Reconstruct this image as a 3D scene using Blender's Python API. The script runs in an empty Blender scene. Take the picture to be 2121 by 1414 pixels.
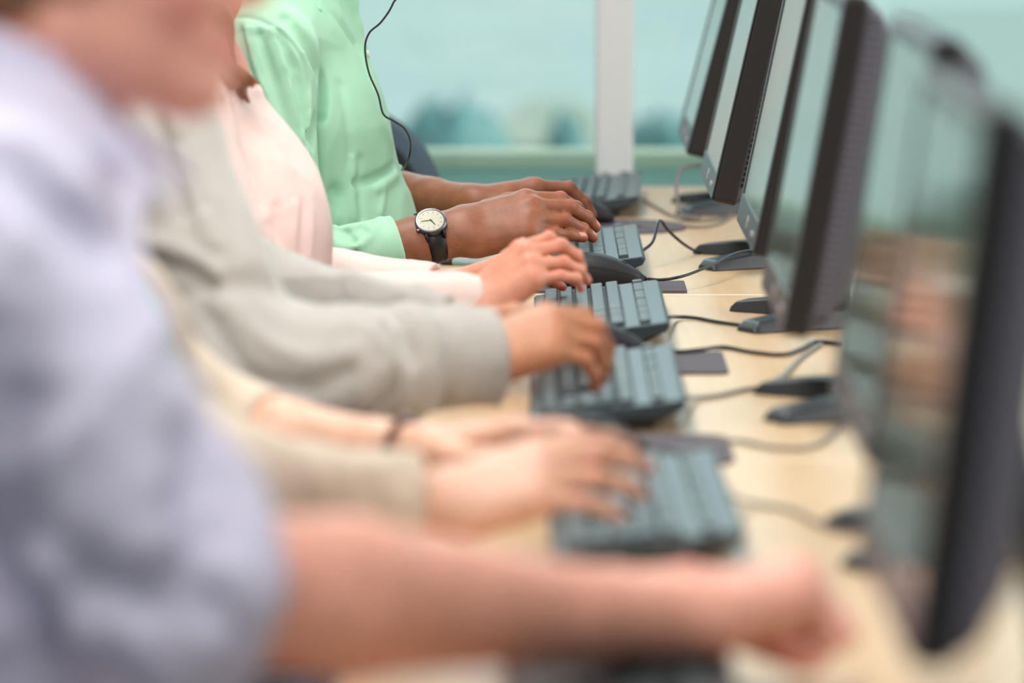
import bpy, bmesh, math, random
import numpy as np
from mathutils import Vector, Matrix

random.seed(7)
S = bpy.context.scene
COL = S.collection
R = math.radians

# ------------------------------------------------------------------ camera
CZ = 1.37                      # eye height
DZ = 0.74                      # desk top height
FPX = 8484.0                   # focal length in pixels of the 2121 px frame
cam_d = bpy.data.cameras.new('camera')
cam_d.sensor_width = 36.0
cam_d.lens = FPX * 36.0 / 2121.0
cam_d.clip_start = 0.05
cam_d.clip_end = 500
cam = bpy.data.objects.new('camera', cam_d)
COL.objects.link(cam)
cam.location = (0, 0, CZ)
cam.rotation_euler = (R(90 - 7.30), 0, R(0.368))
cam_d.dof.use_dof = True
cam_d.dof.focus_distance = 5.50
cam_d.dof.aperture_fstop = 2.75
cam_d.dof.aperture_blades = 0
S.camera = cam
CR = Matrix.Rotation(R(0.368), 3, 'Z') @ Matrix.Rotation(R(90 - 7.30), 3, 'X')


def W(px, py, y):
    """world point seen at photo pixel (px, py) at distance y down the row"""
    d = CR @ Vector(((px - 1060.5) / FPX, -(py - 707.0) / FPX, -1.0))
    t = y / d.y
    return Vector((d.x * t, y, CZ + d.z * t))


def WZ(px, py, z):
    """world point seen at photo pixel (px, py) at height z"""
    d = CR @ Vector(((px - 1060.5) / FPX, -(py - 707.0) / FPX, -1.0))
    t = (z - CZ) / d.z
    return Vector((d.x * t, d.y * t, z))


# ------------------------------------------------------------------ render look, world, lights
S.view_settings.view_transform = 'Standard'
S.view_settings.look = 'None'
S.view_settings.gamma = 1.0
S.view_settings.exposure = -0.09
S.view_settings.use_curve_mapping = False
S.cycles.use_denoising = True
S.cycles.max_bounces = 8
S.cycles.transparent_max_bounces = 8
S.cycles.sample_clamp_indirect = 6.0
S.cycles.caustics_reflective = False
S.cycles.caustics_refractive = False

wd = bpy.data.worlds.new('sky')
S.world = wd
wd.use_nodes = True
nt = wd.node_tree
bg = nt.nodes['Background']
bg.inputs['Color'].default_value = (0.90, 0.96, 1.0, 1)
bg.inputs['Strength'].default_value = 0.64


def area(name, loc, rot, sx, sy, power, col):
    l = bpy.data.lights.new(name, 'AREA')
    l.shape = 'RECTANGLE'
    l.size = sx
    l.size_y = sy
    l.energy = power
    l.color = col
    o = bpy.data.objects.new(name, l)
    COL.objects.link(o)
    o.location = loc
    o.rotation_euler = rot
    return o


# daylight from the glass wall at the end and the side windows of the room
area('daylight_end', (0.4, 7.9, 2.0), (R(-72), 0, 0), 4.5, 1.4, 55, (0.90, 0.98, 1.0))
area('daylight_side', (3.2, 4.4, 2.0), (0, R(75), 0), 1.6, 5.0, 88, (1.0, 0.98, 0.95))
for ly in (1.6, 3.6, 5.6):
    area('ceiling_lamp_light', (-0.5, ly, 2.66), (0, 0, 0), 0.6, 1.2, 25, (1.0, 0.97, 0.92))
sl = bpy.data.lights.new('sun', 'SUN')
sl.energy = 3.5
sl.angle = R(3)
sl.color = (1.0, 0.98, 0.94)
so = bpy.data.objects.new('sun', sl)
COL.objects.link(so)
so.location = (0, -3, 9)
so.rotation_euler = Vector((-0.70, 0.28, -0.66)).to_track_quat('-Z', 'Y').to_euler()


# ------------------------------------------------------------------ helpers
def lin(r, g, b):
    f = lambda c: (c / 255 / 12.92) if c / 255 <= 0.04045 else ((c / 255 + 0.055) / 1.055) ** 2.4
    return (f(r), f(g), f(b), 1.0)


def mat(name, col, rough=0.5, metal=0.0, spec=0.5, noise=0.0, nscale=20.0, bump=0.0, bscale=200.0, stretch=None,
        sheen=0.0, coat=0.0, col2=None):
    m = bpy.data.materials.new(name)
    m.use_nodes = True
    t = m.node_tree
    b = t.nodes['Principled BSDF']
    b.inputs['Base Color'].default_value = col
    b.inputs['Roughness'].default_value = rough
    b.inputs['Metallic'].default_value = metal
    b.inputs['Specular IOR Level'].default_value = spec
    b.inputs['Coat Weight'].default_value = coat
    b.inputs['Sheen Weight'].default_value = sheen
    tc = t.nodes.new('ShaderNodeTexCoord')
    mp = t.nodes.new('ShaderNodeMapping')
    t.links.new(tc.outputs['Object'], mp.inputs['Vector'])
    if stretch:
        mp.inputs['Scale'].default_value = stretch
    if noise > 0 or col2:
        n = t.nodes.new('ShaderNodeTexNoise')
        n.inputs['Scale'].default_value = nscale
        n.inputs['Detail'].default_value = 4
        t.links.new(mp.outputs['Vector'], n.inputs['Vector'])
        mx = t.nodes.new('ShaderNodeMix')
        mx.data_type = 'RGBA'
        c2 = col2 or tuple(c * (1 - noise) for c in col[:3]) + (1,)
        mx.inputs['A'].default_value = col
        mx.inputs['B'].default_value = c2
        rm = t.nodes.new('ShaderNodeMapRange')
        rm.inputs['From Min'].default_value = 0.35
        rm.inputs['From Max'].default_value = 0.65
        t.links.new(n.outputs['Fac'], rm.inputs['Value'])
        t.links.new(rm.outputs['Result'], mx.inputs['Factor'])
        t.links.new(mx.outputs['Result'], b.inputs['Base Color'])
    if bump > 0:
        n2 = t.nodes.new('ShaderNodeTexNoise')
        n2.inputs['Scale'].default_value = bscale
        n2.inputs['Detail'].default_value = 3
        t.links.new(mp.outputs['Vector'], n2.inputs['Vector'])
        bp = t.nodes.new('ShaderNodeBump')
        bp.inputs['Strength'].default_value = bump
        bp.inputs['Distance'].default_value = 0.001
        t.links.new(n2.outputs['Fac'], bp.inputs['Height'])
        t.links.new(bp.outputs['Normal'], b.inputs['Normal'])
    return m


def skin_mat(name, col, flush, lipc, nailc, rough=0.48, mott=0.10):
    m = bpy.data.materials.new(name)
    m.use_nodes = True
    t = m.node_tree
    b = t.nodes['Principled BSDF']
    b.inputs['Roughness'].default_value = rough
    b.inputs['Subsurface Weight'].default_value = 0.12
    b.inputs['Subsurface Radius'].default_value = (0.010, 0.004, 0.0025)
    b.inputs['Subsurface Scale'].default_value = 0.8
    a = t.nodes.new('ShaderNodeAttribute')
    a.attribute_name = 'tone'
    sp = t.nodes.new('ShaderNodeSeparateColor')
    t.links.new(a.outputs['Color'], sp.inputs['Color'])
    tc = t.nodes.new('ShaderNodeTexCoord')
    n = t.nodes.new('ShaderNodeTexNoise')
    n.inputs['Scale'].default_value = 55
    n.inputs['Detail'].default_value = 5
    t.links.new(tc.outputs['Object'], n.inputs['Vector'])

    def mix(fac, A, B):
        x = t.nodes.new('ShaderNodeMix')
        x.data_type = 'RGBA'
        for s, v in (('Factor', fac), ('A', A), ('B', B)):
            if isinstance(v, bpy.types.NodeSocket):
                t.links.new(v, x.inputs[s])
            else:
                x.inputs[s].default_value = v
        return x.outputs['Result']
    mr = t.nodes.new('ShaderNodeMapRange')
    mr.inputs['From Min'].default_value = 0.3
    mr.inputs['From Max'].default_value = 0.7
    t.links.new(n.outputs['Fac'], mr.inputs['Value'])
    dark = tuple(c * (1 - 2.2 * mott) for c in col[:3]) + (1,)
    c = mix(mr.outputs['Result'], col, dark)
    c = mix(sp.outputs['Green'], c, flush)      # knuckles, fingertips, lips
    c = mix(sp.outputs['Red'], c, nailc)
    c = mix(sp.outputs['Blue'], c, lipc)
    t.links.new(c, b.inputs['Base Color'])
    n2 = t.nodes.new('ShaderNodeTexVoronoi')
    n2.inputs['Scale'].default_value = 420
    t.links.new(tc.outputs['Object'], n2.inputs['Vector'])
    bp = t.nodes.new('ShaderNodeBump')
    bp.inputs['Strength'].default_value = 0.25
    bp.inputs['Distance'].default_value = 0.0006
    t.links.new(n2.outputs['Distance'], bp.inputs['Height'])
    t.links.new(bp.outputs['Normal'], b.inputs['Normal'])
    return m


def tag(o, label=None, cat=None, group=None, kind=None):
    if label: o['label'] = label
    if cat: o['category'] = cat
    if group: o['group'] = group
    if kind: o['kind'] = kind
    return o


def empty(name, loc, label, cat, group=None, rz=0.0):
    o = bpy.data.objects.new(name, None)
    COL.objects.link(o)
    o.empty_display_size = 0.05
    o.location = loc
    o.rotation_euler = (0, 0, rz)
    tag(o, label, cat, group)
    return o


def link(name, me, m, parent=None, smooth=False):
    o = bpy.data.objects.new(name, me)
    COL.objects.link(o)
    if m is not None and not me.materials:
        me.materials.append(m)
    if parent is not None:
        o.parent = parent
    if smooth:
        me.polygons.foreach_set('use_smooth', [True] * len(me.polygons))
    return o


def fin(name, bm, m, parent=None, smooth=False, bevel=0.0, seg=2):
    bmesh.ops.recalc_face_normals(bm, faces=bm.faces)
    me = bpy.data.meshes.new(name)
    bm.to_mesh(me)
    bm.free()
    o = link(name, me, m, parent, smooth)
    if bevel > 0:
        b = o.modifiers.new('bevel', 'BEVEL')
        b.width = bevel
        b.segments = seg
        b.limit_method = 'ANGLE'
        b.angle_limit = R(35)
        me.polygons.foreach_set('use_smooth', [True] * len(me.polygons))
        w = o.modifiers.new('wn', 'WEIGHTED_NORMAL')
        w.keep_sharp = True
    return o


def box(bm, lo, hi, M=None):
    v = [bm.verts.new((x, y, z)) for x in (lo[0], hi[0]) for y in (lo[1], hi[1]) for z in (lo[2], hi[2])]
    for f in ((0, 1, 3, 2), (4, 6, 7, 5), (0, 4, 5, 1), (2, 3, 7, 6), (0, 2, 6, 4), (1, 5, 7, 3)):
        bm.faces.new([v[i] for i in f])
    if M is not None:
        bmesh.ops.transform(bm, matrix=M, verts=v)
    return v


def loft(bm, rings, cap=True):
    """rings: lists of points with equal length"""
    vs = [[bm.verts.new(p) for p in r] for r in rings]
    n = len(rings[0])
    for a, b in zip(vs[:-1], vs[1:]):
        for i in range(n):
            bm.faces.new((a[i], a[(i + 1) % n], b[(i + 1) % n], b[i]))
    if cap:
        bm.faces.new(list(reversed(vs[0])))
        bm.faces.new(vs[-1])
    return vs


def rrect(w, h, r, n=5):
    """rounded rectangle outline in 2D, counter-clockwise, centred"""
    out = []
    for cx, cy, a0 in ((w / 2 - r, h / 2 - r, 0), (-w / 2 + r, h / 2 - r, 90), (-w / 2 + r, -h / 2 + r, 180), (w / 2 - r, -h / 2 + r, 270)):
        for i in range(n + 1):
            a = R(a0 + 90 * i / n)
            out.append((cx + r * math.cos(a), cy + r * math.sin(a)))
    return out


def catmull(pts, n=10):
    P = [Vector(p) for p in pts]
    P = [2 * P[0] - P[1]] + P + [2 * P[-1] - P[-2]]
    out = []
    for i in range(1, len(P) - 2):
        a, b, c, d = P[i - 1:i + 3]
        for k in range(n):
            t = k / n
            out.append(0.5 * ((2 * b) + (c - a) * t + (2 * a - 5 * b + 4 * c - d) * t * t + (3 * b - a - 3 * c + d) * t ** 3))
    out.append(P[-2])
    return out


def tube(bm, pts, r, n=8, flat=None):
    pts = [Vector(p) for p in pts]
    rr = r if isinstance(r, (list, tuple)) else [r] * len(pts)
    t0 = (pts[1] - pts[0]).normalized()
    u = t0.orthogonal().normalized()
    rings = []
    for i, p in enumerate(pts):
        t = (pts[min(i + 1, len(pts) - 1)] - pts[max(i - 1, 0)]).normalized()
        u = (u - t * u.dot(t)).normalized()
        v = t.cross(u)
        rings.append([p + (u * math.cos(2 * math.pi * k / n) + v * math.sin(2 * math.pi * k / n)) * rr[i] for k in range(n)])
    loft(bm, rings)


def cable(name, pts, r, m, parent=None, label=None, cat=None, group=None):
    bm = bmesh.new()
    tube(bm, catmull(pts, 8), r, 8)
    o = fin(name, bm, m, parent, smooth=True)
    if label:
        tag(o, label, cat, group)
    return o


def copy_tree(o, parent=None):
    c = o.copy()
    COL.objects.link(c)
    c.parent = parent
    for ch in list(o.children):
        copy_tree(ch, c)
    return c


# ------------------------------------------------------------------ implicit surfaces (bodies, clothes)
class Field:
    def __init__(s):
        s.ops = []
        s.rid = []
        s.waves = None
        s.marks = []           # (centre, radius, channel, normal or None)

    def cone(s, a, b, ra, rb, k=0.01, flat=None, sc=1.0, mode='u'):
        a = np.array(a, np.float32); b = np.array(b, np.float32)
        ba = b - a
        L2 = max(float(ba @ ba), 1e-12)
        e = None
        if flat is not None:
            e = np.array(flat, np.float32); e = e / np.linalg.norm(e)

        def fn(P):
            q = P - a
            h = np.clip((q @ ba) / L2, 0, 1)
            q = q - h[:, None] * ba
            if e is not None:
                q = q + (q @ e)[:, None] * e * (1.0 / sc - 1.0)
            return np.sqrt((q * q).sum(1)) - (ra + (rb - ra) * h)
        rad = math.sqrt(L2) / 2 + max(ra, rb) * max(1, sc if flat is not None else 1)
        s.ops.append((mode, (a + b) / 2, rad, fn, k))

    def ball(s, c, r, k=0.01, mode='u'):
        s.cone(c, c, r, r, k, mode=mode)

    def ell(s, c, rad, axes=None, k=0.01, mode='u'):
        c = np.array(c, np.float32)
        rad = np.array(rad, np.float32)
        A = np.eye(3, dtype=np.float32) if axes is None else np.array([list(x) for x in axes], np.float32)

        def fn(P):
            q = (P - c) @ A.T
            k0 = np.sqrt(((q / rad) ** 2).sum(1))
            k1 = np.sqrt(((q / rad ** 2) ** 2).sum(1)) + 1e-9
            return k0 * (k0 - 1.0) / k1
        s.ops.append((mode, c, float(rad.max()), fn, k))

    def cut(s, c, n, rad, k=0.002):
        """removes what lies beyond the plane through c (normal n) within rad of c"""
        c = np.array(c, np.float32); n = np.array(n, np.float32); n = n / np.linalg.norm(n)

        def fn(P):
            q = P - c
            return np.maximum(np.sqrt((q * q).sum(1)) - rad, -(q @ n))
        s.ops.append(('S', c, rad, fn, k))

    def ridge(s, pts, w, amp):
        pts = [np.array(p, np.float32) for p in pts]
        for a, b in zip(pts[:-1], pts[1:]):
            s.rid.append((a, b, w, amp))

    def eval(s, P, c=None, rb=None, raw=False):
        d = np.full(len(P), 9.0, np.float32)
        d = s._ops(d, P, c, rb, False)
        if raw:
            return d
        d = s._relief(d, P, c, rb)
        return s._ops(d, P, c, rb, True)

    def _ops(s, d, P, c, rb, late):
        for mode, oc, orad, fn, k in s.ops:
            if (mode == 'S') != late:
                continue
            if c is not None and np.linalg.norm(oc - c) - orad - rb > 0.035 + k:
                continue
            v = fn(P).astype(np.float32)
            if mode == 'u':
                h = np.maximum(k - np.abs(d - v), 0) / k
                d = np.minimum(d, v) - h * h * k * 0.25
            else:
                v = -v
                h = np.maximum(k - np.abs(d - v), 0) / k
                d = np.maximum(d, v) + h * h * k * 0.25
        return d

    def _relief(s, d, P, c, rb):
        if s.rid:
            best = {}
            for a, b, w, amp in s.rid:
                if c is not None and np.linalg.norm((a + b) / 2 - c) - np.linalg.norm(b - a) / 2 - rb > 3 * w:
                    continue
                ba = b - a
                q = P - a
                h = np.clip((q @ ba) / max(float(ba @ ba), 1e-12), 0, 1)
                q = q - h[:, None] * ba
                e = np.exp(-(q * q).sum(1) / (w * w))
                key = (round(w, 5), amp)
                best[key] = np.maximum(best[key], e) if key in best else e
            for (w, amp), e in best.items():
                d = d - amp * e
        if s.waves is not None:
            d = d - s.waves(P)
        return d

    def hit(s, px, py, y0=2.0, y1=7.0, step=0.003):
        """where the line of sight through a photo pixel meets this surface"""
        ys = np.arange(y0, y1, step)
        P = np.array([list(W(px, py, y)) for y in (y0, y1)])
        Q = (P[0] + (P[1] - P[0]) * ((ys - y0) / (y1 - y0))[:, None]).astype(np.float32)
        d = s.eval(Q, raw=True)
        i = np.argmax(d < 0)
        if d[i] >= 0:
            i = int(np.argmin(d))
            if d[i] > 0.015:
                return None
        return Vector(Q[i].tolist())

    def mesh(s, name, vox):
        B = 12
        lo = np.min([c - r for m, c, r, f, k in s.ops if m == 'u'], axis=0) - 3 * vox - 0.01
        hi = np.max([c + r for m, c, r, f, k in s.ops if m == 'u'], axis=0) + 3 * vox + 0.01
        nb = np.ceil((hi - lo) / vox / B).astype(int)
        n = nb * B
        A = np.full(tuple(n), 1.0, np.float32)
        g = np.arange(B, dtype=np.float32) * vox
        base = np.stack(np.meshgrid(g, g, g, indexing='ij'), -1).reshape(-1, 3)
        rb = B * vox * 0.5 * math.sqrt(3)
        # coarse sampling of block centres
        class late:
            L = [(oc, orad) for m, oc, orad, f_, k_ in s.ops if m == 'S']

            @classmethod
            def any_near(cls, p):
                return any(np.linalg.norm(oc - p) < orad + rb + 0.02 for oc, orad in cls.L)
        bc = np.stack(np.meshgrid(*[np.arange(k) for k in nb], indexing='ij'), -1).reshape(-1, 3)
        cen = (lo + (bc * B + B / 2 - 0.5) * vox).astype(np.float32)
        dc = s.eval(cen, raw=True)
        for i in range(len(bc)):
            x, y, z = bc[i] * B
            if dc[i] > rb * 1.45 + 0.03 or (dc[i] < -(rb * 1.45 + 0.03) and not late.any_near(cen[i])):
                if dc[i] < 0:
                    A[x:x + B, y:y + B, z:z + B] = -1
                continue
            P = base + (lo + bc[i] * B * vox).astype(np.float32)
            A[x:x + B, y:y + B, z:z + B] = s.eval(P, cen[i], rb).reshape(B, B, B)
        neg = A < 0
        cs = np.zeros(tuple(n - 1), np.uint8)
        for dx in (0, 1):
            for dy in (0, 1):
                for dz in (0, 1):
                    cs += neg[dx:n[0] - 1 + dx, dy:n[1] - 1 + dy, dz:n[2] - 1 + dz]
        cells = np.argwhere((cs > 0) & (cs < 8))
        m = n - 1
        key = (cells[:, 0] * m[1] + cells[:, 1]) * m[2] + cells[:, 2]
        pos = np.zeros((len(cells), 3)); cnt = np.zeros(len(cells))
        corners = [(a, b, c) for a in (0, 1) for b in (0, 1) for c in (0, 1)]
        for p in corners:
            for ax in range(3):
                if p[ax]: continue
                q = list(p); q[ax] = 1
                a = A[cells[:, 0] + p[0], cells[:, 1] + p[1], cells[:, 2] + p[2]]
                b = A[cells[:, 0] + q[0], cells[:, 1] + q[1], cells[:, 2] + q[2]]
                x = (a < 0) != (b < 0)
                t = np.where(x, a / np.where(a == b, 1, a - b), 0)
                pt = np.tile(np.array(p, float), (len(cells), 1))
                pt[:, ax] += t
                pos += pt * x[:, None]
                cnt += x
        pos = pos / cnt[:, None] + cells
        V = lo + pos * vox
        faces = []
        for ax in range(3):
            o1, o2 = [(1, 2), (2, 0), (0, 1)][ax]
            sl0 = [slice(None)] * 3; sl1 = [slice(None)] * 3
            sl0[ax] = slice(0, -1); sl1[ax] = slice(1, None)
            n0, n1 = neg[tuple(sl0)], neg[tuple(sl1)]
            e = np.argwhere(n0 != n1)
            e = e[(e[:, o1] > 0) & (e[:, o2] > 0) & (e[:, o1] < m[o1]) & (e[:, o2] < m[o2])]
            flip = n0[e[:, 0], e[:, 1], e[:, 2]]
            idx = []
            for d1, d2 in ((-1, -1), (0, -1), (0, 0), (-1, 0)):
                c = e.copy(); c[:, o1] += d1; c[:, o2] += d2
                kk = (c[:, 0] * m[1] + c[:, 1]) * m[2] + c[:, 2]
                idx.append(np.searchsorted(key, kk))
            q = np.stack(idx, 1)
            q[~flip] = q[~flip][:, ::-1]
            faces.append(q)
        F = np.concatenate(faces)
        me = bpy.data.meshes.new(name)
        me.vertices.add(len(V)); me.loops.add(len(F) * 4); me.polygons.add(len(F))
        me.vertices.foreach_set('co', V.astype(np.float32).ravel())
        me.loops.foreach_set('vertex_index', F.astype(np.int32).ravel())
        me.polygons.foreach_set('loop_start', np.arange(0, len(F) * 4, 4, dtype=np.int32))
        me.polygons.foreach_set('loop_total', np.full(len(F), 4, np.int32))
        me.polygons.foreach_set('use_smooth', np.ones(len(F), bool))
        me.update(calc_edges=True)
        me.validate()
        if s.marks:
            V = V.astype(np.float32)
            tone = np.zeros((len(V), 4), np.float32)
            tone[:, 3] = 1
            for c, r, ch, nrm, soft in s.marks:
                c = np.array(c, np.float32)
                q = V - c
                dd = np.sqrt((q * q).sum(1))
                w = np.clip((r - dd) / (r * soft), 0, 1)
                if nrm is not None:
                    w = w * ((q @ np.array(nrm, np.float32)) > -0.0005)
                tone[:, ch] = np.maximum(tone[:, ch], w)
            at = me.attributes.new('tone', 'FLOAT_COLOR', 'POINT')
            at.data.foreach_set('color', tone.ravel())
        return me

# ------------------------------------------------------------------ materials of the place
M = {}
M['floor'] = mat('carpet', lin(120, 122, 128), 0.95, noise=0.25, nscale=60, bump=0.4, bscale=400)
M['wall'] = mat('wall_paint', lin(204, 205, 202), 0.85, bump=0.05, bscale=300)
M['ceil'] = mat('ceiling_tile', lin(235, 235, 232), 0.9, noise=0.06, nscale=90)
M['post'] = mat('white_aluminium', lin(222, 224, 224), 0.4)
M['desk'] = mat('maple_laminate', lin(214, 184, 145), 0.36, noise=0.0, nscale=6, stretch=(14, 1.0, 14), col2=lin(208, 176, 136), spec=0.5)
M['edge'] = mat('pale_edge_band', lin(238, 232, 220), 0.35)
M['steel'] = mat('grey_steel', lin(150, 152, 155), 0.35, metal=0.6)
M['kbody'] = mat('keyboard_plastic', lin(54, 65, 70), 0.36, bump=0.15, bscale=900)
M['key'] = mat('keycap_plastic', lin(66, 77, 81), 0.38, bump=0.15, bscale=900)
M['kunder'] = mat('keyboard_underside', lin(38, 34, 32), 0.6)
M['legend'] = mat('key_legend', lin(190, 192, 190), 0.5)
M['mouse'] = mat('mouse_plastic', lin(26, 25, 28), 0.55, spec=0.3)
M['mousetop'] = mat('mouse_shell_top', lin(38, 38, 43), 0.52, spec=0.35)
M['pad'] = mat('mouse_pad_cloth', lin(88, 82, 90), 0.8, bump=0.4, bscale=1400)
M['wire'] = mat('cable_rubber', lin(40, 39, 42), 0.35)
M['wiregrey'] = mat('cable_rubber_grey', lin(120, 116, 112), 0.45)
M['bezel'] = mat('monitor_black', lin(27, 23, 24), 0.5, bump=0.2, bscale=1200)
M['shell'] = mat('monitor_shell', lin(66, 63, 72), 0.55, bump=0.2, bscale=1200)
M['rib'] = mat('monitor_vent_rib', lin(104, 100, 112), 0.5)
M['ventdark'] = mat('vent_slot', lin(14, 12, 12), 0.8)
M['front'] = mat('monitor_front_bezel', lin(70, 74, 78), 0.35)
M['screen'] = mat('lcd_screen', lin(84, 104, 90), 0.10, spec=0.9)
M['silver'] = mat('silver_button', lin(210, 210, 212), 0.3, metal=0.7)
M['stand'] = mat('stand_plastic', lin(46, 50, 55), 0.36, bump=0.1, bscale=900)
M['chairfab'] = mat('chair_fabric', lin(36, 38, 44), 0.9, bump=0.4, bscale=900)
M['chairrim'] = mat('chair_rim_plastic', lin(88, 108, 124), 0.5)
M['ground'] = mat('pale_paving', lin(212, 222, 218), 0.9, noise=0.10, nscale=0.5)
M['path'] = mat('sand_path', lin(196, 200, 184), 0.9, noise=0.05, nscale=2)
M['hedge'] = mat('hedge_leaf', lin(132, 172, 172), 0.9, noise=0.15, nscale=6)
M['lowwall'] = mat('teal_render', lin(214, 240, 232), 0.8)
M['coping'] = mat('sand_coping', lin(228, 230, 204), 0.8)
M['parapet'] = mat('white_render', lin(214, 220, 214), 0.8)
M['concrete'] = mat('grey_concrete', lin(196, 206, 206), 0.9)

gm = bpy.data.materials.new('tinted_glass')
gm.use_nodes = True
t = gm.node_tree
t.nodes.clear()
out = t.nodes.new('ShaderNodeOutputMaterial')
tr = t.nodes.new('ShaderNodeBsdfTransparent')
tr.inputs['Color'].default_value = (0.815, 0.93, 0.93, 1)
gl = t.nodes.new('ShaderNodeBsdfGlossy')
gl.inputs['Roughness'].default_value = 0.02
fr = t.nodes.new('ShaderNodeFresnel')
fr.inputs['IOR'].default_value = 1.45
mx = t.nodes.new('ShaderNodeMixShader')
t.links.new(fr.outputs['Fac'], mx.inputs['Fac'])
t.links.new(tr.outputs['BSDF'], mx.inputs[1])
t.links.new(gl.outputs['BSDF'], mx.inputs[2])
t.links.new(mx.outputs['Shader'], out.inputs['Surface'])
M['glass'] = gm

em = bpy.data.materials.new('lamp_diffuser')
em.use_nodes = True
eb = em.node_tree.nodes['Principled BSDF']
eb.inputs['Base Color'].default_value = (0.9, 0.9, 0.88, 1)
eb.inputs['Emission Color'].default_value = (1, 0.97, 0.92, 1)
eb.inputs['Emission Strength'].default_value = 4.0
M['lamp'] = em


def slab(name, lo, hi, m, kind='structure', parent=None):
    bm = bmesh.new()
    box(bm, lo, hi)
    o = fin(name, bm, m, parent)
    if kind:
        o['kind'] = kind
    return o


# ------------------------------------------------------------------ the setting
slab('floor', (-3.2, -1.0, -0.1), (3.6, 7.22, 0.0), M['floor'])
slab('ceiling', (-3.2, -1.0, 2.8), (3.6, 7.22, 2.9), M['ceil'])
slab('wall_left', (-3.3, -1.0, 0.0), (-3.2, 7.22, 2.8), M['wall'])
slab('unseen_wall_back', (-3.3, -1.1, 0.0), (3.6, -1.0, 2.8), M['wall'])  # unseen wall added behind the camera to dim light on surfaces facing it
slab('baseboard_left', (-3.2, -1.0, 0.0), (-3.185, 7.22, 0.10), M['post'])
slab('wall_end', (-3.3, 7.22, 2.55), (3.6, 7.32, 2.9), M['wall'])
WY = 7.26
for i, (a, b) in enumerate(((-3.2, -1.25), (-1.25, 0.135), (0.135, 1.55), (1.55, 3.6))):
    slab('window_%d' % (i + 1), (a + 0.033, WY, 0.06), (b - 0.033, WY + 0.008, 2.55), M['glass'])
for i, x in enumerate((-1.25, 0.135, 1.55)):
    bm = bmesh.new()
    loft(bm, [[(x + a, WY + 0.004 + b, z) for a, b in rrect(0.066, 0.06, 0.004, 2)] for z in (0.0, 2.55)])
    fin('trim_%d' % (i + 1), bm, M['post'])['kind'] = 'structure'
slab('trim_4', (-3.2, WY - 0.02, 0.0), (3.6, WY + 0.03, 0.06), M['post'])

# outside, beyond the glass
slab('ground_outside', (-40, 7.4, -0.2), (40, 90, -0.02), M['ground'])
slab('wall_outside', (-6, 8.20, -0.02), (6, 8.32, 0.672), M['lowwall'])
slab('coping_outside', (-6, 8.18, 0.672), (6, 8.34, 0.70), M['coping'])['kind'] = 'structure'
bm = bmesh.new()
pts = [WZ(970, 350, -0.01), WZ(1400, 350, -0.01), WZ(1195, 205, -0.01), WZ(1085, 205, -0.01)]
vs = [bm.verts.new(p) for p in pts] + [bm.verts.new(p - Vector((0, 0, 0.05))) for p in pts]
for f in ((0, 1, 2, 3), (7, 6, 5, 4), (0, 4, 5, 1), (1, 5, 6, 2), (2, 6, 7, 3), (3, 7, 4, 0)):
    bm.faces.new([vs[i] for i in f])
fin('path_outside', bm, M['path'])['kind'] = 'structure'


def hedge(x0, x1, y, h, label, col=None):
    bm = bmesh.new()
    rnd = random.Random(int(abs(x0) * 100))
    w, dpt = x1 - x0, 0.9
    nx = 14
    rings = []
    for i in range(nx + 1):
        t = i / nx
        e = math.sin(math.pi * min(max(t, 0.02), 0.98)) ** 0.35
        hh = h * e * rnd.uniform(0.75, 1.15)
        dd = dpt * e
        ring = []
        for a, b in rrect(dd, hh, min(dd, hh) * 0.3, 4):
            j = rnd.uniform(0.95, 1.05)
            ring.append((x0 + w * t, y + a * j, max(-0.02, (b + hh / 2) * j - 0.02)))
        rings.append(ring)
    loft(bm, rings)
    o = fin('hedge', bm, M['hedge'], smooth=True)
    tag(o, label, 'hedge')


def hz(px0, px1, py, z=0.0):
    a, b = WZ(px0, py, z), WZ(px1, py, z)
    return a.x, b.x, a.y


x0, x1, y = hz(820, 1060, 330)
hedge(x0, x1, y, 0.25, 'dark teal hedge outside the glass, just left of the sandy path')
x0, x1, y = hz(1130, 1215, 318)
hedge(x0, x1, y, 0.17, 'small teal hedge outside the glass, right behind the white window post')
x0, x1, y = hz(1290, 1520, 312)
hedge(x0, x1, y, 0.17, 'low teal hedge outside the glass, behind the farthest monitor')

slab('parapet_outside', (1.36, 15.5, -0.02), (7.0, 15.7, 0.66), M['parapet'])['kind'] = 'structure'

# ceiling lights
cl = empty('ceiling_light', (-0.5, 1.6, 2.72), 'square-edged ceiling light panel above the near end of the desks', 'ceiling light')
slab('light_frame', (-0.33, -0.63, 0.03), (0.33, 0.63, 0.08), M['post'], None, cl)
slab('diffuser', (-0.30, -0.60, 0.0), (0.30, 0.60, 0.03), M['lamp'], None, cl)
for ly, lb in ((3.6, 'ceiling light panel above the middle of the desk row'), (5.6, 'ceiling light panel above the far end, nearest the glass wall')):
    c = copy_tree(cl)
    c.location = (-0.5, ly, 2.72)
    c['label'] = lb

# ------------------------------------------------------------------ desks
DX0, DX1 = -0.145, 0.66


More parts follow.
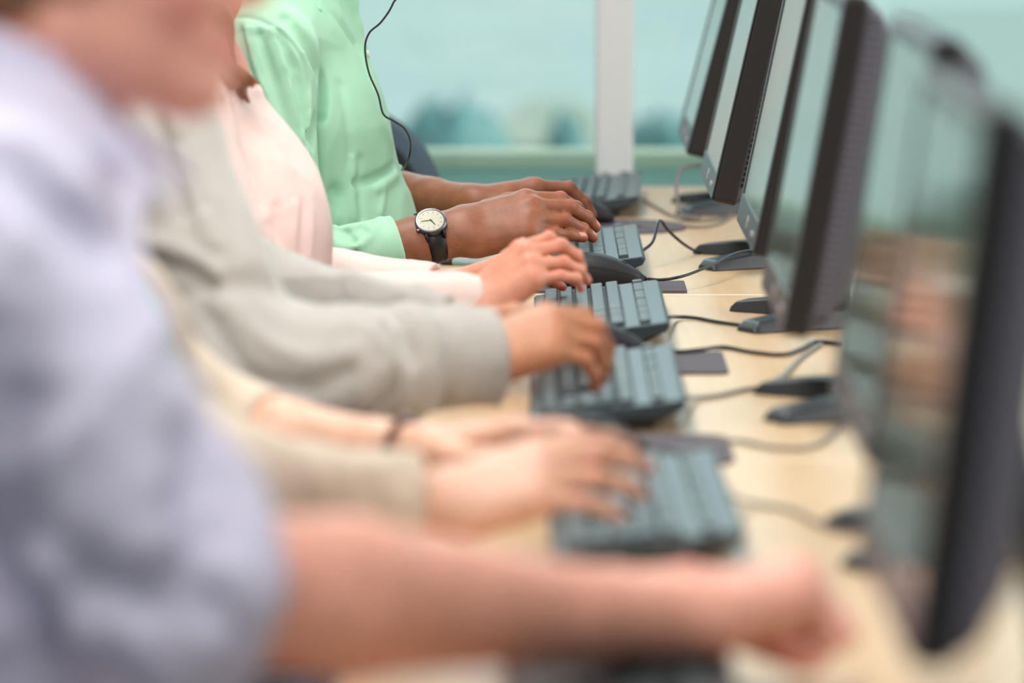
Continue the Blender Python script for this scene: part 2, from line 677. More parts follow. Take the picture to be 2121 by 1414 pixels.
def desk(y0, y1, label, r_far=0.004):
    e = empty('desk', ((DX0 + DX1) / 2, (y0 + y1) / 2, 0), label, 'desk', 'maple desks placed end to end')
    w, l = DX1 - DX0, y1 - y0
    def outline(inset, z):
        pts = []
        W2, L2 = w / 2 - inset, l / 2 - inset
        for cx, cy, a0, r in ((1, 1, 0, r_far), (-1, 1, 90, r_far), (-1, -1, 180, 0.004), (1, -1, 270, 0.004)):
            r = max(r - inset, 0.002)
            for i in range(6):
                a = R(a0 + 90 * i / 5)
                pts.append((cx * (W2 - r) + r * math.cos(a), cy * (L2 - r) + r * math.sin(a), z))
        return pts
    bm = bmesh.new()
    loft(bm, [outline(0.003, DZ - 0.026), outline(0.003, DZ)])
    fin('desktop', bm, M['desk'], e)
    bm = bmesh.new()
    loft(bm, [outline(0.0012, DZ - 0.028), outline(0.0, DZ - 0.026), outline(0.0, DZ - 0.0015), outline(0.0012, DZ - 0.0003), outline(0.003, DZ - 0.0003)], cap=False)
    fin('edge_band', bm, M['edge'], e)
    for sx in (-1, 1):
        for sy in (-1, 1):
            x, y = sx * (w / 2 - 0.06), sy * (l / 2 - 0.06)
            bm = bmesh.new()
            loft(bm, [[(x + a, y + b, z) for a, b in rrect(0.05, 0.03, 0.006, 2)] for z in (0.0, DZ - 0.029)])
            fin('leg', bm, M['steel'], e)
    bm = bmesh.new()
    box(bm, (w / 2 - 0.07, -l / 2 + 0.08, 0.30), (w / 2 - 0.055, l / 2 - 0.08, DZ - 0.03))
    fin('modesty_panel', bm, M['steel'], e)


desk(2.50, 4.008, 'nearest maple desk, under the lavender shirted arm and the beige sleeve')
desk(4.0115, 5.409, 'middle maple desk, between the two white seams')
desk(5.4125, 7.02, 'farthest maple desk, with rounded corner near the window', 0.035)


# ------------------------------------------------------------------ keyboards
def keyboard_proto():
    e = empty('keyboard', (0, 0, 0), 'x', 'keyboard', 'dark wired keyboards, one at every place')
    L, D = 0.448, 0.163
    zf, zb = 0.016, 0.036                  # top surface height front / back

    def top(x):
        return zf + (zb - zf) * x / D
    # body: a profile swept along y, ends rounded
    bm = bmesh.new()
    prof = [(0.0, 0.008), (0.0, zf - 0.003), (0.004, zf), (D - 0.006, zb), (D, zb - 0.003), (D - 0.004, zb - 0.012), (D - 0.03, 0.016)]
    rings = []
    for y, s in ((-L / 2, 0.004), (-L / 2 + 0.003, 0.0), (L / 2 - 0.003, 0.0), (L / 2, 0.004)):
        cx, cz = D / 2, 0.018
        rings.append([(cx + (x - cx) * (1 - s * 6), y, cz + (z - cz) * (1 - s * 12)) for x, z in prof])
    loft(bm, rings)
    fin('body', bm, M['kbody'], e, bevel=0.0015)
    bm = bmesh.new()
    prof = [(0.004, 0.004), (0.004, 0.009), (D - 0.025, 0.019), (D - 0.006, 0.024), (D - 0.035, 0.008)]
    loft(bm, [[(x, y, z) for x, z in prof] for y in (-L / 2 + 0.008, L / 2 - 0.008)])
    fin('underside', bm, M['kunder'], e)
    for sy in (-1, 1):
        bm = bmesh.new()
        y = sy * (L / 2 - 0.05)
        box(bm, (D - 0.040, y - 0.012, 0.0), (D - 0.033, y + 0.012, 0.018))
        fin('foot', bm, M['kunder'], e)
    for sy in (-1, 1):
        bm = bmesh.new()
        y = sy * (L / 2 - 0.05)
        box(bm, (0.012, y - 0.01, 0.0), (0.024, y + 0.01, 0.008))
        fin('rubber_strip', bm, M['kunder'], e)
    # sunken key wells
    U = 0.0190
    x_rows = [0.022, 0.0415, 0.061, 0.0805, 0.100, 0.133]      # bottom row ... number row, F row

    def Y(u):
        return L / 2 - 0.010 - u * U
    bmk = bmesh.new()
    bml = bmesh.new()

    def key(u, row, w=1.0, hrows=1.0, hx=None, small=False):
        y1 = Y(u) - 0.0006
        y0 = Y(u + w) + 0.0006
        dx = (hx or 0.0172) * 0.5
        xc = x_rows[row] + (hrows - 1) * 0.0095
        xa, xb = xc - dx - (hrows - 1) * 0.0095, xc + dx + (hrows - 1) * 0.0095
        H = 0.0052 if row == 5 else 0.0066
        ins = 0.0022
        iy = 0.0008
        b = [(xa, y0), (xb, y0), (xb, y1), (xa, y1)]
        tp = [(xa + ins * 0.6, y0 + iy), (xb - ins, y0 + iy), (xb - ins, y1 - iy), (xa + ins * 0.6, y1 - iy)]
        v = [bmk.verts.new((x, y, top(x) - 0.001)) for x, y in b]
        w_ = [bmk.verts.new((x, y, top(x) + H * 0.72)) for x, y in [(p[0] * 0.5 + q[0] * 0.5, p[1] * 0.5 + q[1] * 0.5) for p, q in zip(b, tp)]]
        u_ = [bmk.verts.new((x, y, top(x) + H)) for x, y in tp]
        for A_, B_ in ((v, w_), (w_, u_)):
            for i in range(4):
                bmk.faces.new((A_[i], A_[(i + 1) % 4], B_[(i + 1) % 4], B_[i]))
        bmk.faces.new(u_)
        # small printed mark, upper left of the key
        lx, ly = xb - ins - 0.0055, y1 - ins - 0.0035
        if False:
            z = top(lx) + H + 0.00015
            q = [(lx, ly), (lx + 0.0028, ly), (lx + 0.0028, ly + 0.0018), (lx, ly + 0.0018)]
            bml.faces.new([bml.verts.new((x, y, top(x) + H + 0.00015)) for x, y in q])
    # main block rows
    rows = [
        [1.5, 1.25, 1.25, 5.75, 1.25, 1.25, 1.25, 1.5],
        [2.25] + [1] * 10 + [2.75],
        [1.75] + [1] * 11 + [2.25],
        [1.5] + [1] * 12 + [1.5],
        [1] * 13 + [2],
    ]
    for r_, ws in enumerate(rows):
        u = 0
        for w in ws:
            key(u, r_, w)
            u += w
    for g0 in (0, 2, 6.5, 11):
        for i in range(1 if g0 == 0 else 4):
            key(g0 + i, 5, 1.0, hx=0.0145)
    for i in range(3):
        key(15.25 + i, 5, hx=0.0145)
        key(15.25 + i, 4)
        key(15.25 + i, 3)
        key(15.25 + i, 0)
    key(16.25, 1)
    for r_ in (1, 2, 3, 4):
        for i in range(3):
            key(18.5 + i, r_)
    key(18.5, 0, 2)
    key(20.5, 0)
    key(21.5, 0, 1, 2)
    key(21.5, 2, 1, 2)
    key(21.5, 4)
    for i in range(4):
        key(18.5 + i, 5, hx=0.0145)
    fin('keycaps', bmk, M['key'], e, bevel=0.0005, seg=1)
    bml.free()
    # dark wells under the key blocks
    bmw = bmesh.new()
    for u0, u1, ra, rb in ((0, 15, 0, 4), (15.25, 18.25, 3, 4), (15.25, 18.25, 0, 0), (18.5, 22.5, 0, 4), (0, 15, 5, 5), (15.25, 18.25, 5, 5), (18.5, 22.5, 5, 5)):
        xa, xb = x_rows[ra] - 0.0105, x_rows[rb] + 0.0105
        if ra == 5: xa, xb = x_rows[5] - 0.0095, x_rows[5] + 0.0095
        bmw.faces.new([bmw.verts.new((x, y, top(x) + 0.0004)) for x, y in ((xa, Y(u1)), (xb, Y(u1)), (xb, Y(u0)), (xa, Y(u0)))])
    fin('key_well', bmw, M['kunder'], e)
    return e


KB = []
kspec = [   # near right corner pixel, near-edge distance, turn, label
    (1548, 1540, 2.65, 0, 'keyboard at the bottom edge of the photo, under the nearest bare forearm'),
    (1548, 1120, 3.39, 1.0, 'keyboard under the hand with the beige sleeve'),
    (1425, 840, 4.17, 0.0, 'keyboard under the hand with the grey hoodie sleeve'),
    (1390, 675, 4.82, 0, 'keyboard under the curled fingers of the pink sleeved hand'),
    (1338, 535, 5.55, 0, 'keyboard under the brown hands of the person with the watch'),
    (1325, 408, 6.45, -2.0, 'unused keyboard at the far end of the desks, by the window'),
]
kp = keyboard_proto()
for i, (px, py, yy, turn, lab) in enumerate(kspec):
    o = kp if i == 0 else copy_tree(kp)
    xr = W(px, py, yy).x
    a = R(turn)
    # origin is the middle of the front edge; near right corner is (D, -L/2)
    cx = 0.163 * math.cos(a) + 0.224 * math.sin(a)
    cy = 0.163 * math.sin(a) - 0.224 * math.cos(a)
    o.location = (xr - cx, yy - cy, DZ)
    o.rotation_euler = (0, 0, a)
    o['label'] = lab
    KB.append(o)


# ------------------------------------------------------------------ mice and mouse pads
def mouse_proto():
    e = empty('computer_mouse', (0, 0, 0), 'x', 'mouse', 'black wired mice on pads')
    n = 20

    def sect(t, k0, k1):
        # t along length 0 (palm) .. 1 (button end, +x); upper outline between heights k0..k1
        x = -0.060 + 0.120 * t
        w = 0.031 * (math.sin(math.pi * min(max(0.06 + 0.90 * t, 0), 1)) ** 0.42) * (1.0 - 0.08 * t)
        h = 0.038 * (1 - (abs(t - 0.38) / 0.66) ** 2.1) if t > 0.38 else 0.038 * (1 - (abs(t - 0.38) / 0.42) ** 2.3)
        h = max(h, 0.009)
        return x, w, h
    bm = bmesh.new()
    rings = []
    for i in range(n + 1):
        t = i / n
        x, w, h = sect(t, 0, 1)
        if i in (0, n): w *= 0.55; h *= 0.7
        ring = []
        for j in range(24):
            a = 2 * math.pi * j / 24
            cy, cz = math.cos(a), math.sin(a)
            yy = w * abs(cy) ** 0.75 * (1 if cy > 0 else -1)
            zz = (h * abs(cz) ** 0.8) if cz > 0 else -0.006 * abs(cz) ** 0.3
            ring.append((x, yy * (1.0 if cz > 0 else 0.93), 0.0075 + max(zz, -0.006) * (0.82 if cz > 0 else 1)))
        rings.append(ring)
    loft(bm, rings)
    fin('shell', bm, M['mouse'], e, smooth=True)
    bm = bmesh.new()
    rings = []
    for i in range(2, n):
        t = i / n
        x, w, h = sect(t, 0, 1)
        ring = []
        m_ = 11
        for j in range(m_):
            a = R(28 + (180 - 56) * j / (m_ - 1))
            ring.append((x, w * 1.005 * abs(math.cos(a)) ** 0.75 * (1 if math.cos(a) > 0 else -1), 0.0075 + h * 0.82 * abs(math.sin(a)) ** 0.8 + 0.0009))
        for j in reversed(range(m_)):
            p = ring[j]
            ring.append((p[0], p[1] * 0.97, p[2] - 0.003))
        rings.append(ring)
    loft(bm, rings)
    fin('top_cover', bm, M['mousetop'], e, smooth=True)
    bm = bmesh.new()
    r_ = 0.009
    rings = [[(0.030 + r_ * math.cos(2 * math.pi * k / 16), yy, 0.0215 + r_ * math.sin(2 * math.pi * k / 16)) for k in range(16)] for yy in (-0.0035, 0.0035)]
    loft(bm, rings)
    fin('scroll_wheel', bm, M['kunder'], e, smooth=False)
    return e


mspec = [  # button-end pixel, distance, turn, label
    (1342, 922, 3.99, 2, 'black mouse right behind the pale nearer hand, beside the blurred pad'),
    (1352, 712, 4.71, -4, 'dark mouse between the grey hoodie hand and the pink sleeve hand keyboards'),
    (1338, 577, 5.46, -6, 'sharp black mouse just past the fingertips of the pink sleeved hand'),
    (1272, 452, 6.34, -6, 'mouse at the unused far keyboard, behind the brown fingertips'),
]
mp = mouse_proto()
MICE = []
for i, (px, py, yy, turn, lab) in enumerate(mspec):
    o = mp if i == 0 else copy_tree(mp)
    p = W(px, py, yy)
    a = R(turn)
    o.location = (p.x - 0.066 * math.cos(a), yy - 0.066 * math.sin(a), DZ + 0.0035)
    o.rotation_euler = (0, 0, a)
    o.scale = (1.10, 1.08, 1.18)
    o['label'] = lab
    MICE.append(o)

padspec = [   # right end x pixel, far y, near y, rounded end, label
    (1515, 3.96, 4.15, 0.03, 'blurred grey mouse pad beside the keyboard of the grey hoodie sleeve'),
    (1503, 4.62, 4.80, 0.012, 'grey mouse pad with cut corner, under the mouse before the pink sleeve keyboard'),
    (1420, 5.425, 5.545, 0.004, 'thick grey mouse pad ending at the white desk seam'),
    (1420, 6.20, 6.40, 0.09, 'grey mouse pad with round end, at the unused far keyboard'),
]
for px, ya, yb, rr, lab in padspec:
    xr = WZ(px, 0, 0).x
    ym = (ya + yb) / 2
    xr = W(px, FPX * 0.63 / ym - 380, ym).x
    bm = bmesh.new()
    w, l = 0.235, yb - ya
    pts = []
    for cx, cy, a0, r in ((1, 1, 0, rr), (-1, 1, 90, 0.01), (-1, -1, 180, 0.01), (1, -1, 270, rr)):
        r = min(r, l / 2 - 0.001)
        for i in range(9):
            a = R(a0 + 90 * i / 8)
            pts.append((cx * (w / 2 - r) + r * math.cos(a), cy * (l / 2 - r) + r * math.sin(a)))
    loft(bm, [[(xr - w / 2 + x, ym + y, z) for x, y in pts] for z in (DZ, DZ + 0.0035)])
    tag(fin('mouse_pad', bm, M['pad']), lab, 'mouse pad', 'grey mouse pads')


# ------------------------------------------------------------------ monitors
MW, MH = 0.412, 0.352
MZ = 0.105


def monitor(px, py, ynear, tilt, label, fine=False, th=0.0):
    yc = ynear + MW / 2
    x0 = W(px, py, ynear).x
    e = empty('monitor', (x0, yc, DZ), label, 'monitor', 'black flat monitors in a row along the desks')
    tl = R(tilt)
    U = Vector((math.sin(tl), 0, math.cos(tl)))
    V = Vector((math.cos(tl), 0, -math.sin(tl)))
    P0 = Vector((0, 0, MZ))

    def pt(y, a, b):
        p = P0 + U * a + V * b
        return (p.x, y, p.z)

    def ring(w, h, r, b, ca=MH / 2, n=5):
        return [pt(y, ca + a, b) for y, a in rrect(w, h, r, n)]
    # side casing
    bm = bmesh.new()
    loft(bm, [ring(MW - 0.006, MH - 0.006, 0.006, 0.0005), ring(MW - 0.001, MH - 0.001, 0.008, 0.002), ring(MW, MH, 0.008, 0.0045), ring(MW, MH, 0.008, 0.0225 + th), ring(MW - 0.004, MH - 0.004, 0.008, 0.025 + th)])
    cas = fin('casing', bm, M['bezel'], e, smooth=False, bevel=0)
    # front bezel: frame around the screen
    bm = bmesh.new()
    o1 = ring(MW - 0.003, MH - 0.003, 0.007, 0.0004)
    o2 = ring(MW - 0.006, MH - 0.006, 0.006, -0.0012)
    ib = 0.038
    ca = (ib + MH - 0.016) / 2
    i1 = ring(MW - 0.034, MH - ib - 0.016, 0.002, -0.0012, ca)
    i2 = ring(MW - 0.036, MH - ib - 0.018, 0.002, 0.002, ca)
    loft(bm, [o1, o2, i1, i2], cap=False)
    fin('front_bezel', bm, M['front'], e)
    bm = bmesh.new()
    vs = [pt(y, a, 0.0003) for y, a in ((-(MW - 0.036) / 2, ib + 0.001), ((MW - 0.036) / 2, ib + 0.001), ((MW - 0.036) / 2, MH - 0.018), (-(MW - 0.036) / 2, MH - 0.018))]
    bm.faces.new([bm.verts.new(v) for v in vs])
    fin('screen', bm, M['screen'], e)
    # buttons and maker's badge on the lower bezel
    for y in (-0.150, -0.128):
        bm = bmesh.new()
        loft(bm, [[pt(y + yy, 0.019 + aa, b) for yy, aa in rrect(0.013, 0.006, 0.0029, 4)] for b in (0.0, -0.0032)])
        fin('button', bm, M['silver'], e, smooth=False)
    bm = bmesh.new()
    loft(bm, [[pt(-0.01 + yy, 0.021 + aa, b) for yy, aa in rrect(0.016, 0.016, 0.0078, 5)] for b in (0.0, -0.0024)])
    fin('badge', bm, M['silver'], e)
    # rear shell, tapering backwards
    bm = bmesh.new()
    loft(bm, [ring(MW - 0.005, MH - 0.005, 0.010, 0.024 + th), ring(MW - 0.030, MH - 0.030, 0.014, 0.0435 + th), ring(MW - 0.085, MH - 0.085, 0.02, 0.060 + th), ring(MW - 0.13, MH - 0.13, 0.02, 0.064 + th)])
    sh = fin('rear_shell', bm, M['shell'], e)
    # ventilation ribs on both slanting ends
    for sy in (-1, 1):
        bm = bmesh.new()
        a = 0.030
        while a < MH - 0.028:
            p = []
            for (y, b) in ((MW / 2 - 0.0035, 0.0265 + th), (MW / 2 - (0.0085 if fine else 0.014), (0.034 if fine else 0.0420) + th)):
                for da in (-0.0022, 0.0022):
                    p.append((y, b, da))
            outer = [pt(sy * (y + 0.0012), a + da, b + 0.0012) for y, b, da in p]
            inner = [pt(sy * (y - 0.002), a + da, b - 0.002) for y, b, da in p]
            vo = [bm.verts.new(q) for q in outer]
            vi = [bm.verts.new(q) for q in inner]
            bm.faces.new((vo[0], vo[1], vo[3], vo[2]))
            for i, j in ((0, 1), (1, 3), (3, 2), (2, 0)):
                bm.faces.new((vo[i], vo[j], vi[j], vi[i]))
            a += 0.0080 if fine else 0.0088
        fin('vent_rib', bm, M['ventdark'] if fine else M['rib'], sh)
    # neck and forked foot
    bm = bmesh.new()
    pa = P0 + U * 0.14 + V * 0.060
    rings = []
    for (x, z, w, d) in ((0.115, 0.012, 0.075, 0.030), (0.118, 0.06, 0.06, 0.026), (pa.x + 0.012, pa.z - 0.02, 0.055, 0.022), (pa.x + 0.002, pa.z + 0.04, 0.055, 0.018)):
        rings.append([(x + a, b, z) for a, b in rrect(d, w, 0.006, 3)])
    loft(bm, rings)
    fin('neck', bm, M['stand'], e)
    bm = bmesh.new()
    loft(bm, [[(0.120 + a * s, b * s, z) for a, b in rrect(0.11, 0.16, 0.03, 5)] for z, s in ((0.0, 1.0), (0.016, 0.98), (0.022, 0.86))])
    fin('base', bm, M['stand'], e)
    for sy in (-1, 1):
        bm = bmesh.new()
        tip = Vector((-0.005, sy * 0.118, 0))
        root = Vector((0.13, sy * 0.045, 0))
        d = (root - tip).normalized()
        nrm = Vector((-d.y, d.x, 0))
        rings = []
        for t, w, h in ((0.0, 0.046, 0.005), (0.06, 0.052, 0.0135), (0.45, 0.056, 0.021), (1.0, 0.06, 0.024)):
            p = tip.lerp(root, t)
            rings.append([p - nrm * w / 2, p + nrm * w / 2, p + nrm * w * 0.36 + Vector((0, 0, h)), p - nrm * w * 0.36 + Vector((0, 0, h))])
        loft(bm, rings)
        fin('foot', bm, M['stand'], e, bevel=0.003)
    return e


MON = [
    monitor(1886, 1400, 2.50, 7.0, 'nearest monitor, huge and blurred at the right edge, its back corner showing'),
    monitor(1795, 961, 3.31, 8.5, 'second nearest monitor, its black top corner against the pale window'),
    monitor(1622, 688, 4.16, 10.0, 'monitor with wide black side and ribbed vents, third from the right edge'),
    monitor(1560, 527, 4.92, 11.5, 'slim edge-on monitor with silver buttons, before the widest black ribbed one'),
    monitor(1474, 408, 5.62, 12.7, 'sharp monitor with a line of small vent holes down its black side', True, 0.009),
    monitor(1422, 313, 6.41, 14.5, 'farthest and smallest monitor, next to the window', False, 0.006),
]

# ------------------------------------------------------------------ cables


def wz(px, py, z=0.0):
    return WZ(px, py, DZ + z)


kx = lambda i: KB[i].location
cable('mouse_cable', [W(1338, 577, 5.455), W(1372, 579, 5.46), W(1420, 570, 5.47), W(1475, 548, 5.55), W(1520, 526, 5.66), W(1560, 518, 5.75)], 0.0021, M['wire'], None,
      'thin black cable rising from the sharp mouse across the monitor foot', 'cable', 'black cables lying on the desks')
cable('keyboard_cable', [W(1330, 520, 5.72), W(1352, 500, 5.75), W(1363, 462, 5.80), W(1370, 458, 5.82), W(1385, 478, 5.84), W(1420, 508, 5.88), W(1455, 524, 5.92), W(1500, 525, 5.94), W(1550, 522, 5.95)], 0.0023, M['wire'], None,
      'black cable arching sharply up between the watch wearer keyboard and monitor foot', 'cable', 'black cables lying on the desks')
cable('keyboard_cable', [wz(1312, 405, .02), wz(1335, 415, .004), wz(1365, 432, .003), wz(1395, 447, .003), wz(1440, 457, .003), wz(1490, 452, .003), wz(1520, 438, .003)], 0.0022, M['wiregrey'], None,
      'grey cable curling from the unused far keyboard to the far monitor foot', 'cable', 'black cables lying on the desks')
cable('mouse_cable', [wz(1300, 462, .01), wz(1340, 467, .004), wz(1390, 466, .003), wz(1450, 470, .003), wz(1490, 462, .003), wz(1515, 445, .004)], 0.0020, M['wiregrey'], None,
      'pale grey cable lying past the round ended mouse pad', 'cable', 'black cables lying on the desks')
cable('monitor_cable', [W(1500, 338, 6.55), W(1460, 342, 6.50), W(1425, 345, 6.46), W(1407, 356, 6.44), W(1401, 385, 6.42), W(1404, 420, 6.40), W(1412, 444, 6.38), wz(1450, 452, .003)], 0.0028, M['wiregrey'], None,
      'grey cable hanging in a square bend below the farthest monitor', 'cable', 'black cables lying on the desks')
cable('keyboard_cable', [wz(1385, 657, .02), wz(1400, 656, .006), wz(1440, 658, .003), wz(1490, 667, .003), wz(1550, 674, .003), wz(1620, 676, .003), wz(1680, 668, .003)], 0.0024, M['wire'], None,
      'dark cable running from the pink sleeve keyboard between two monitor feet', 'cable', 'black cables lying on the desks')
cable('mouse_cable', [wz(1356, 716, .01), wz(1400, 728, .006), wz(1450, 724, .0065), wz(1500, 719, .003), wz(1560, 729, .003), wz(1620, 734, .003), wz(1660, 722, .003), wz(1690, 708, .003), wz(1740, 712, .003)], 0.0026, M['wire'], None,
      'dark cable waving from the cut corner mouse pad to the second monitor', 'cable', 'black cables lying on the desks')
cable('keyboard_cable', [wz(1418, 822, .02), wz(1440, 824, .005), wz(1490, 818, .003), wz(1545, 806, .003), wz(1580, 800, .003), wz(1620, 780, .004), wz(1660, 740, .003), wz(1700, 712, .003)], 0.0025, M['wiregrey'], None,
      'blurred cable from the grey sleeve keyboard slanting up to the right', 'cable', 'black cables lying on the desks')
cable('mouse_cable', [wz(1345, 924, .01), wz(1420, 930, .0055), wz(1520, 912, .003), wz(1600, 926, .003), wz(1680, 925, .003), wz(1730, 895, .003), wz(1770, 850, .003)], 0.0022, M['wiregrey'], None,
      'pale blurred cable curving behind the second nearest monitor', 'cable', 'black cables lying on the desks')
cable('keyboard_cable', [wz(1516, 1030, .022), wz(1560, 1042, .004), wz(1640, 1055, .003), wz(1700, 1085, .003), wz(1760, 1100, .003), wz(1840, 1080, .003)], 0.0022, M['wiregrey'], None,
      'heavily blurred cable from the beige sleeve keyboard to its monitor', 'cable', 'black cables lying on the desks')

# ------------------------------------------------------------------ empty task chair at the far place
ch = empty('task_chair', (-0.42, 6.62, 0), 'empty dark task chair by the window, its curved back showing behind the green shirt', 'chair', rz=0.0)


def shell_ell(cx, cz, rx, rz_, y0, thick, inner=1.0):
    rings = []
    for yy, s in ((y0, 0.96), (y0 + thick * 0.3, 1.0), (y0 + thick * 0.7, 1.0), (y0 + thick, 0.96)):
        rings.append([(cx + rx * s * inner * abs(math.cos(a)) ** 0.8 * (1 if math.cos(a) > 0 else -1), yy + 0.05 * (math.cos(a)) ** 2, cz + rz_ * s * inner * abs(math.sin(a)) ** 0.8 * (1 if math.sin(a) > 0 else -1)) for a in [2 * math.pi * k / 40 for k in range(40)]])
    return rings


bm = bmesh.new()
loft(bm, shell_ell(0.06, 0.66, 0.215, 0.255, 0.0, 0.03))
fin('backrest_frame', bm, M['chairrim'], ch, smooth=False, bevel=0.004)
bm = bmesh.new()
loft(bm, shell_ell(0.06, 0.66, 0.215, 0.255, -0.016, 0.03, 0.86))
fin('backrest', bm, M['chairfab'], ch, bevel=0.006)
bm = bmesh.new()
loft(bm, [[(0.06 + a * s, -0.24 + b * s, z) for a, b in rrect(0.48, 0.46, 0.09, 6)] for z, s in ((0.40, 0.9), (0.42, 1.0), (0.455, 1.0), (0.475, 0.93))])
fin('seat', bm, M['chairfab'], ch, smooth=False, bevel=0.006)
bm = bmesh.new()
tube(bm, catmull([(0.06, -0.10, 0.385), (0.06, 0.04, 0.39), (0.06, 0.075, 0.46), (0.06, 0.066, 0.60)], 6), 0.016, 10)
fin('back_support', bm, M['kunder'], ch, smooth=True)
bm = bmesh.new()
tube(bm, [(0.06, -0.24, 0.10), (0.06, -0.24, 0.405)], 0.025, 16)
fin('gas_lift', bm, M['steel'], ch)
for k in range(5):
    a = 2 * math.pi * k / 5 + 0.3
    d = Vector((math.cos(a), math.sin(a), 0))
    c = Vector((0.06, -0.24, 0))
    bm = bmesh.new()
    tube(bm, [c + Vector((0, 0, 0.11)), c + d * 0.15 + Vector((0, 0, 0.10)), c + d * 0.29 + Vector((0, 0, 0.075))], [0.03, 0.022, 0.014], 10)
    arm = fin('base_arm', bm, M['kunder'], ch, smooth=True)
    bm = bmesh.new()
    q = c + d * 0.29
    s_ = Vector((-d.y, d.x, 0))
    for o_ in (-0.014, 0.006):
        rings = [[q + s_ * yy + d * 0.027 * math.cos(b) + Vector((0, 0, 0.028 + 0.027 * math.sin(b))) for b in [2 * math.pi * j / 16 for j in range(16)]] for yy in (o_, o_ + 0.010)]
        loft(bm, rings)
    fin('caster', bm, M['kunder'], arm)

# ------------------------------------------------------------------ people
V3 = Vector


def nrm(v):
    return V3(v).normalized()


FING = {  # lateral offset, metacarpal length, phalanges, radii
    'index': (0.0270, 0.092, (0.043, 0.026, 0.0195), (0.0098, 0.0088, 0.0078, 0.0068)),
    'middle': (0.0075, 0.095, (0.047, 0.030, 0.0205), (0.0098, 0.0088, 0.0079, 0.0069)),
    'ring': (-0.0125, 0.089, (0.043, 0.028, 0.0205), (0.0094, 0.0084, 0.0075, 0.0066)),
    'pinky': (-0.0305, 0.080, (0.034, 0.021, 0.0185), (0.0084, 0.0074, 0.0067, 0.0059)),
}


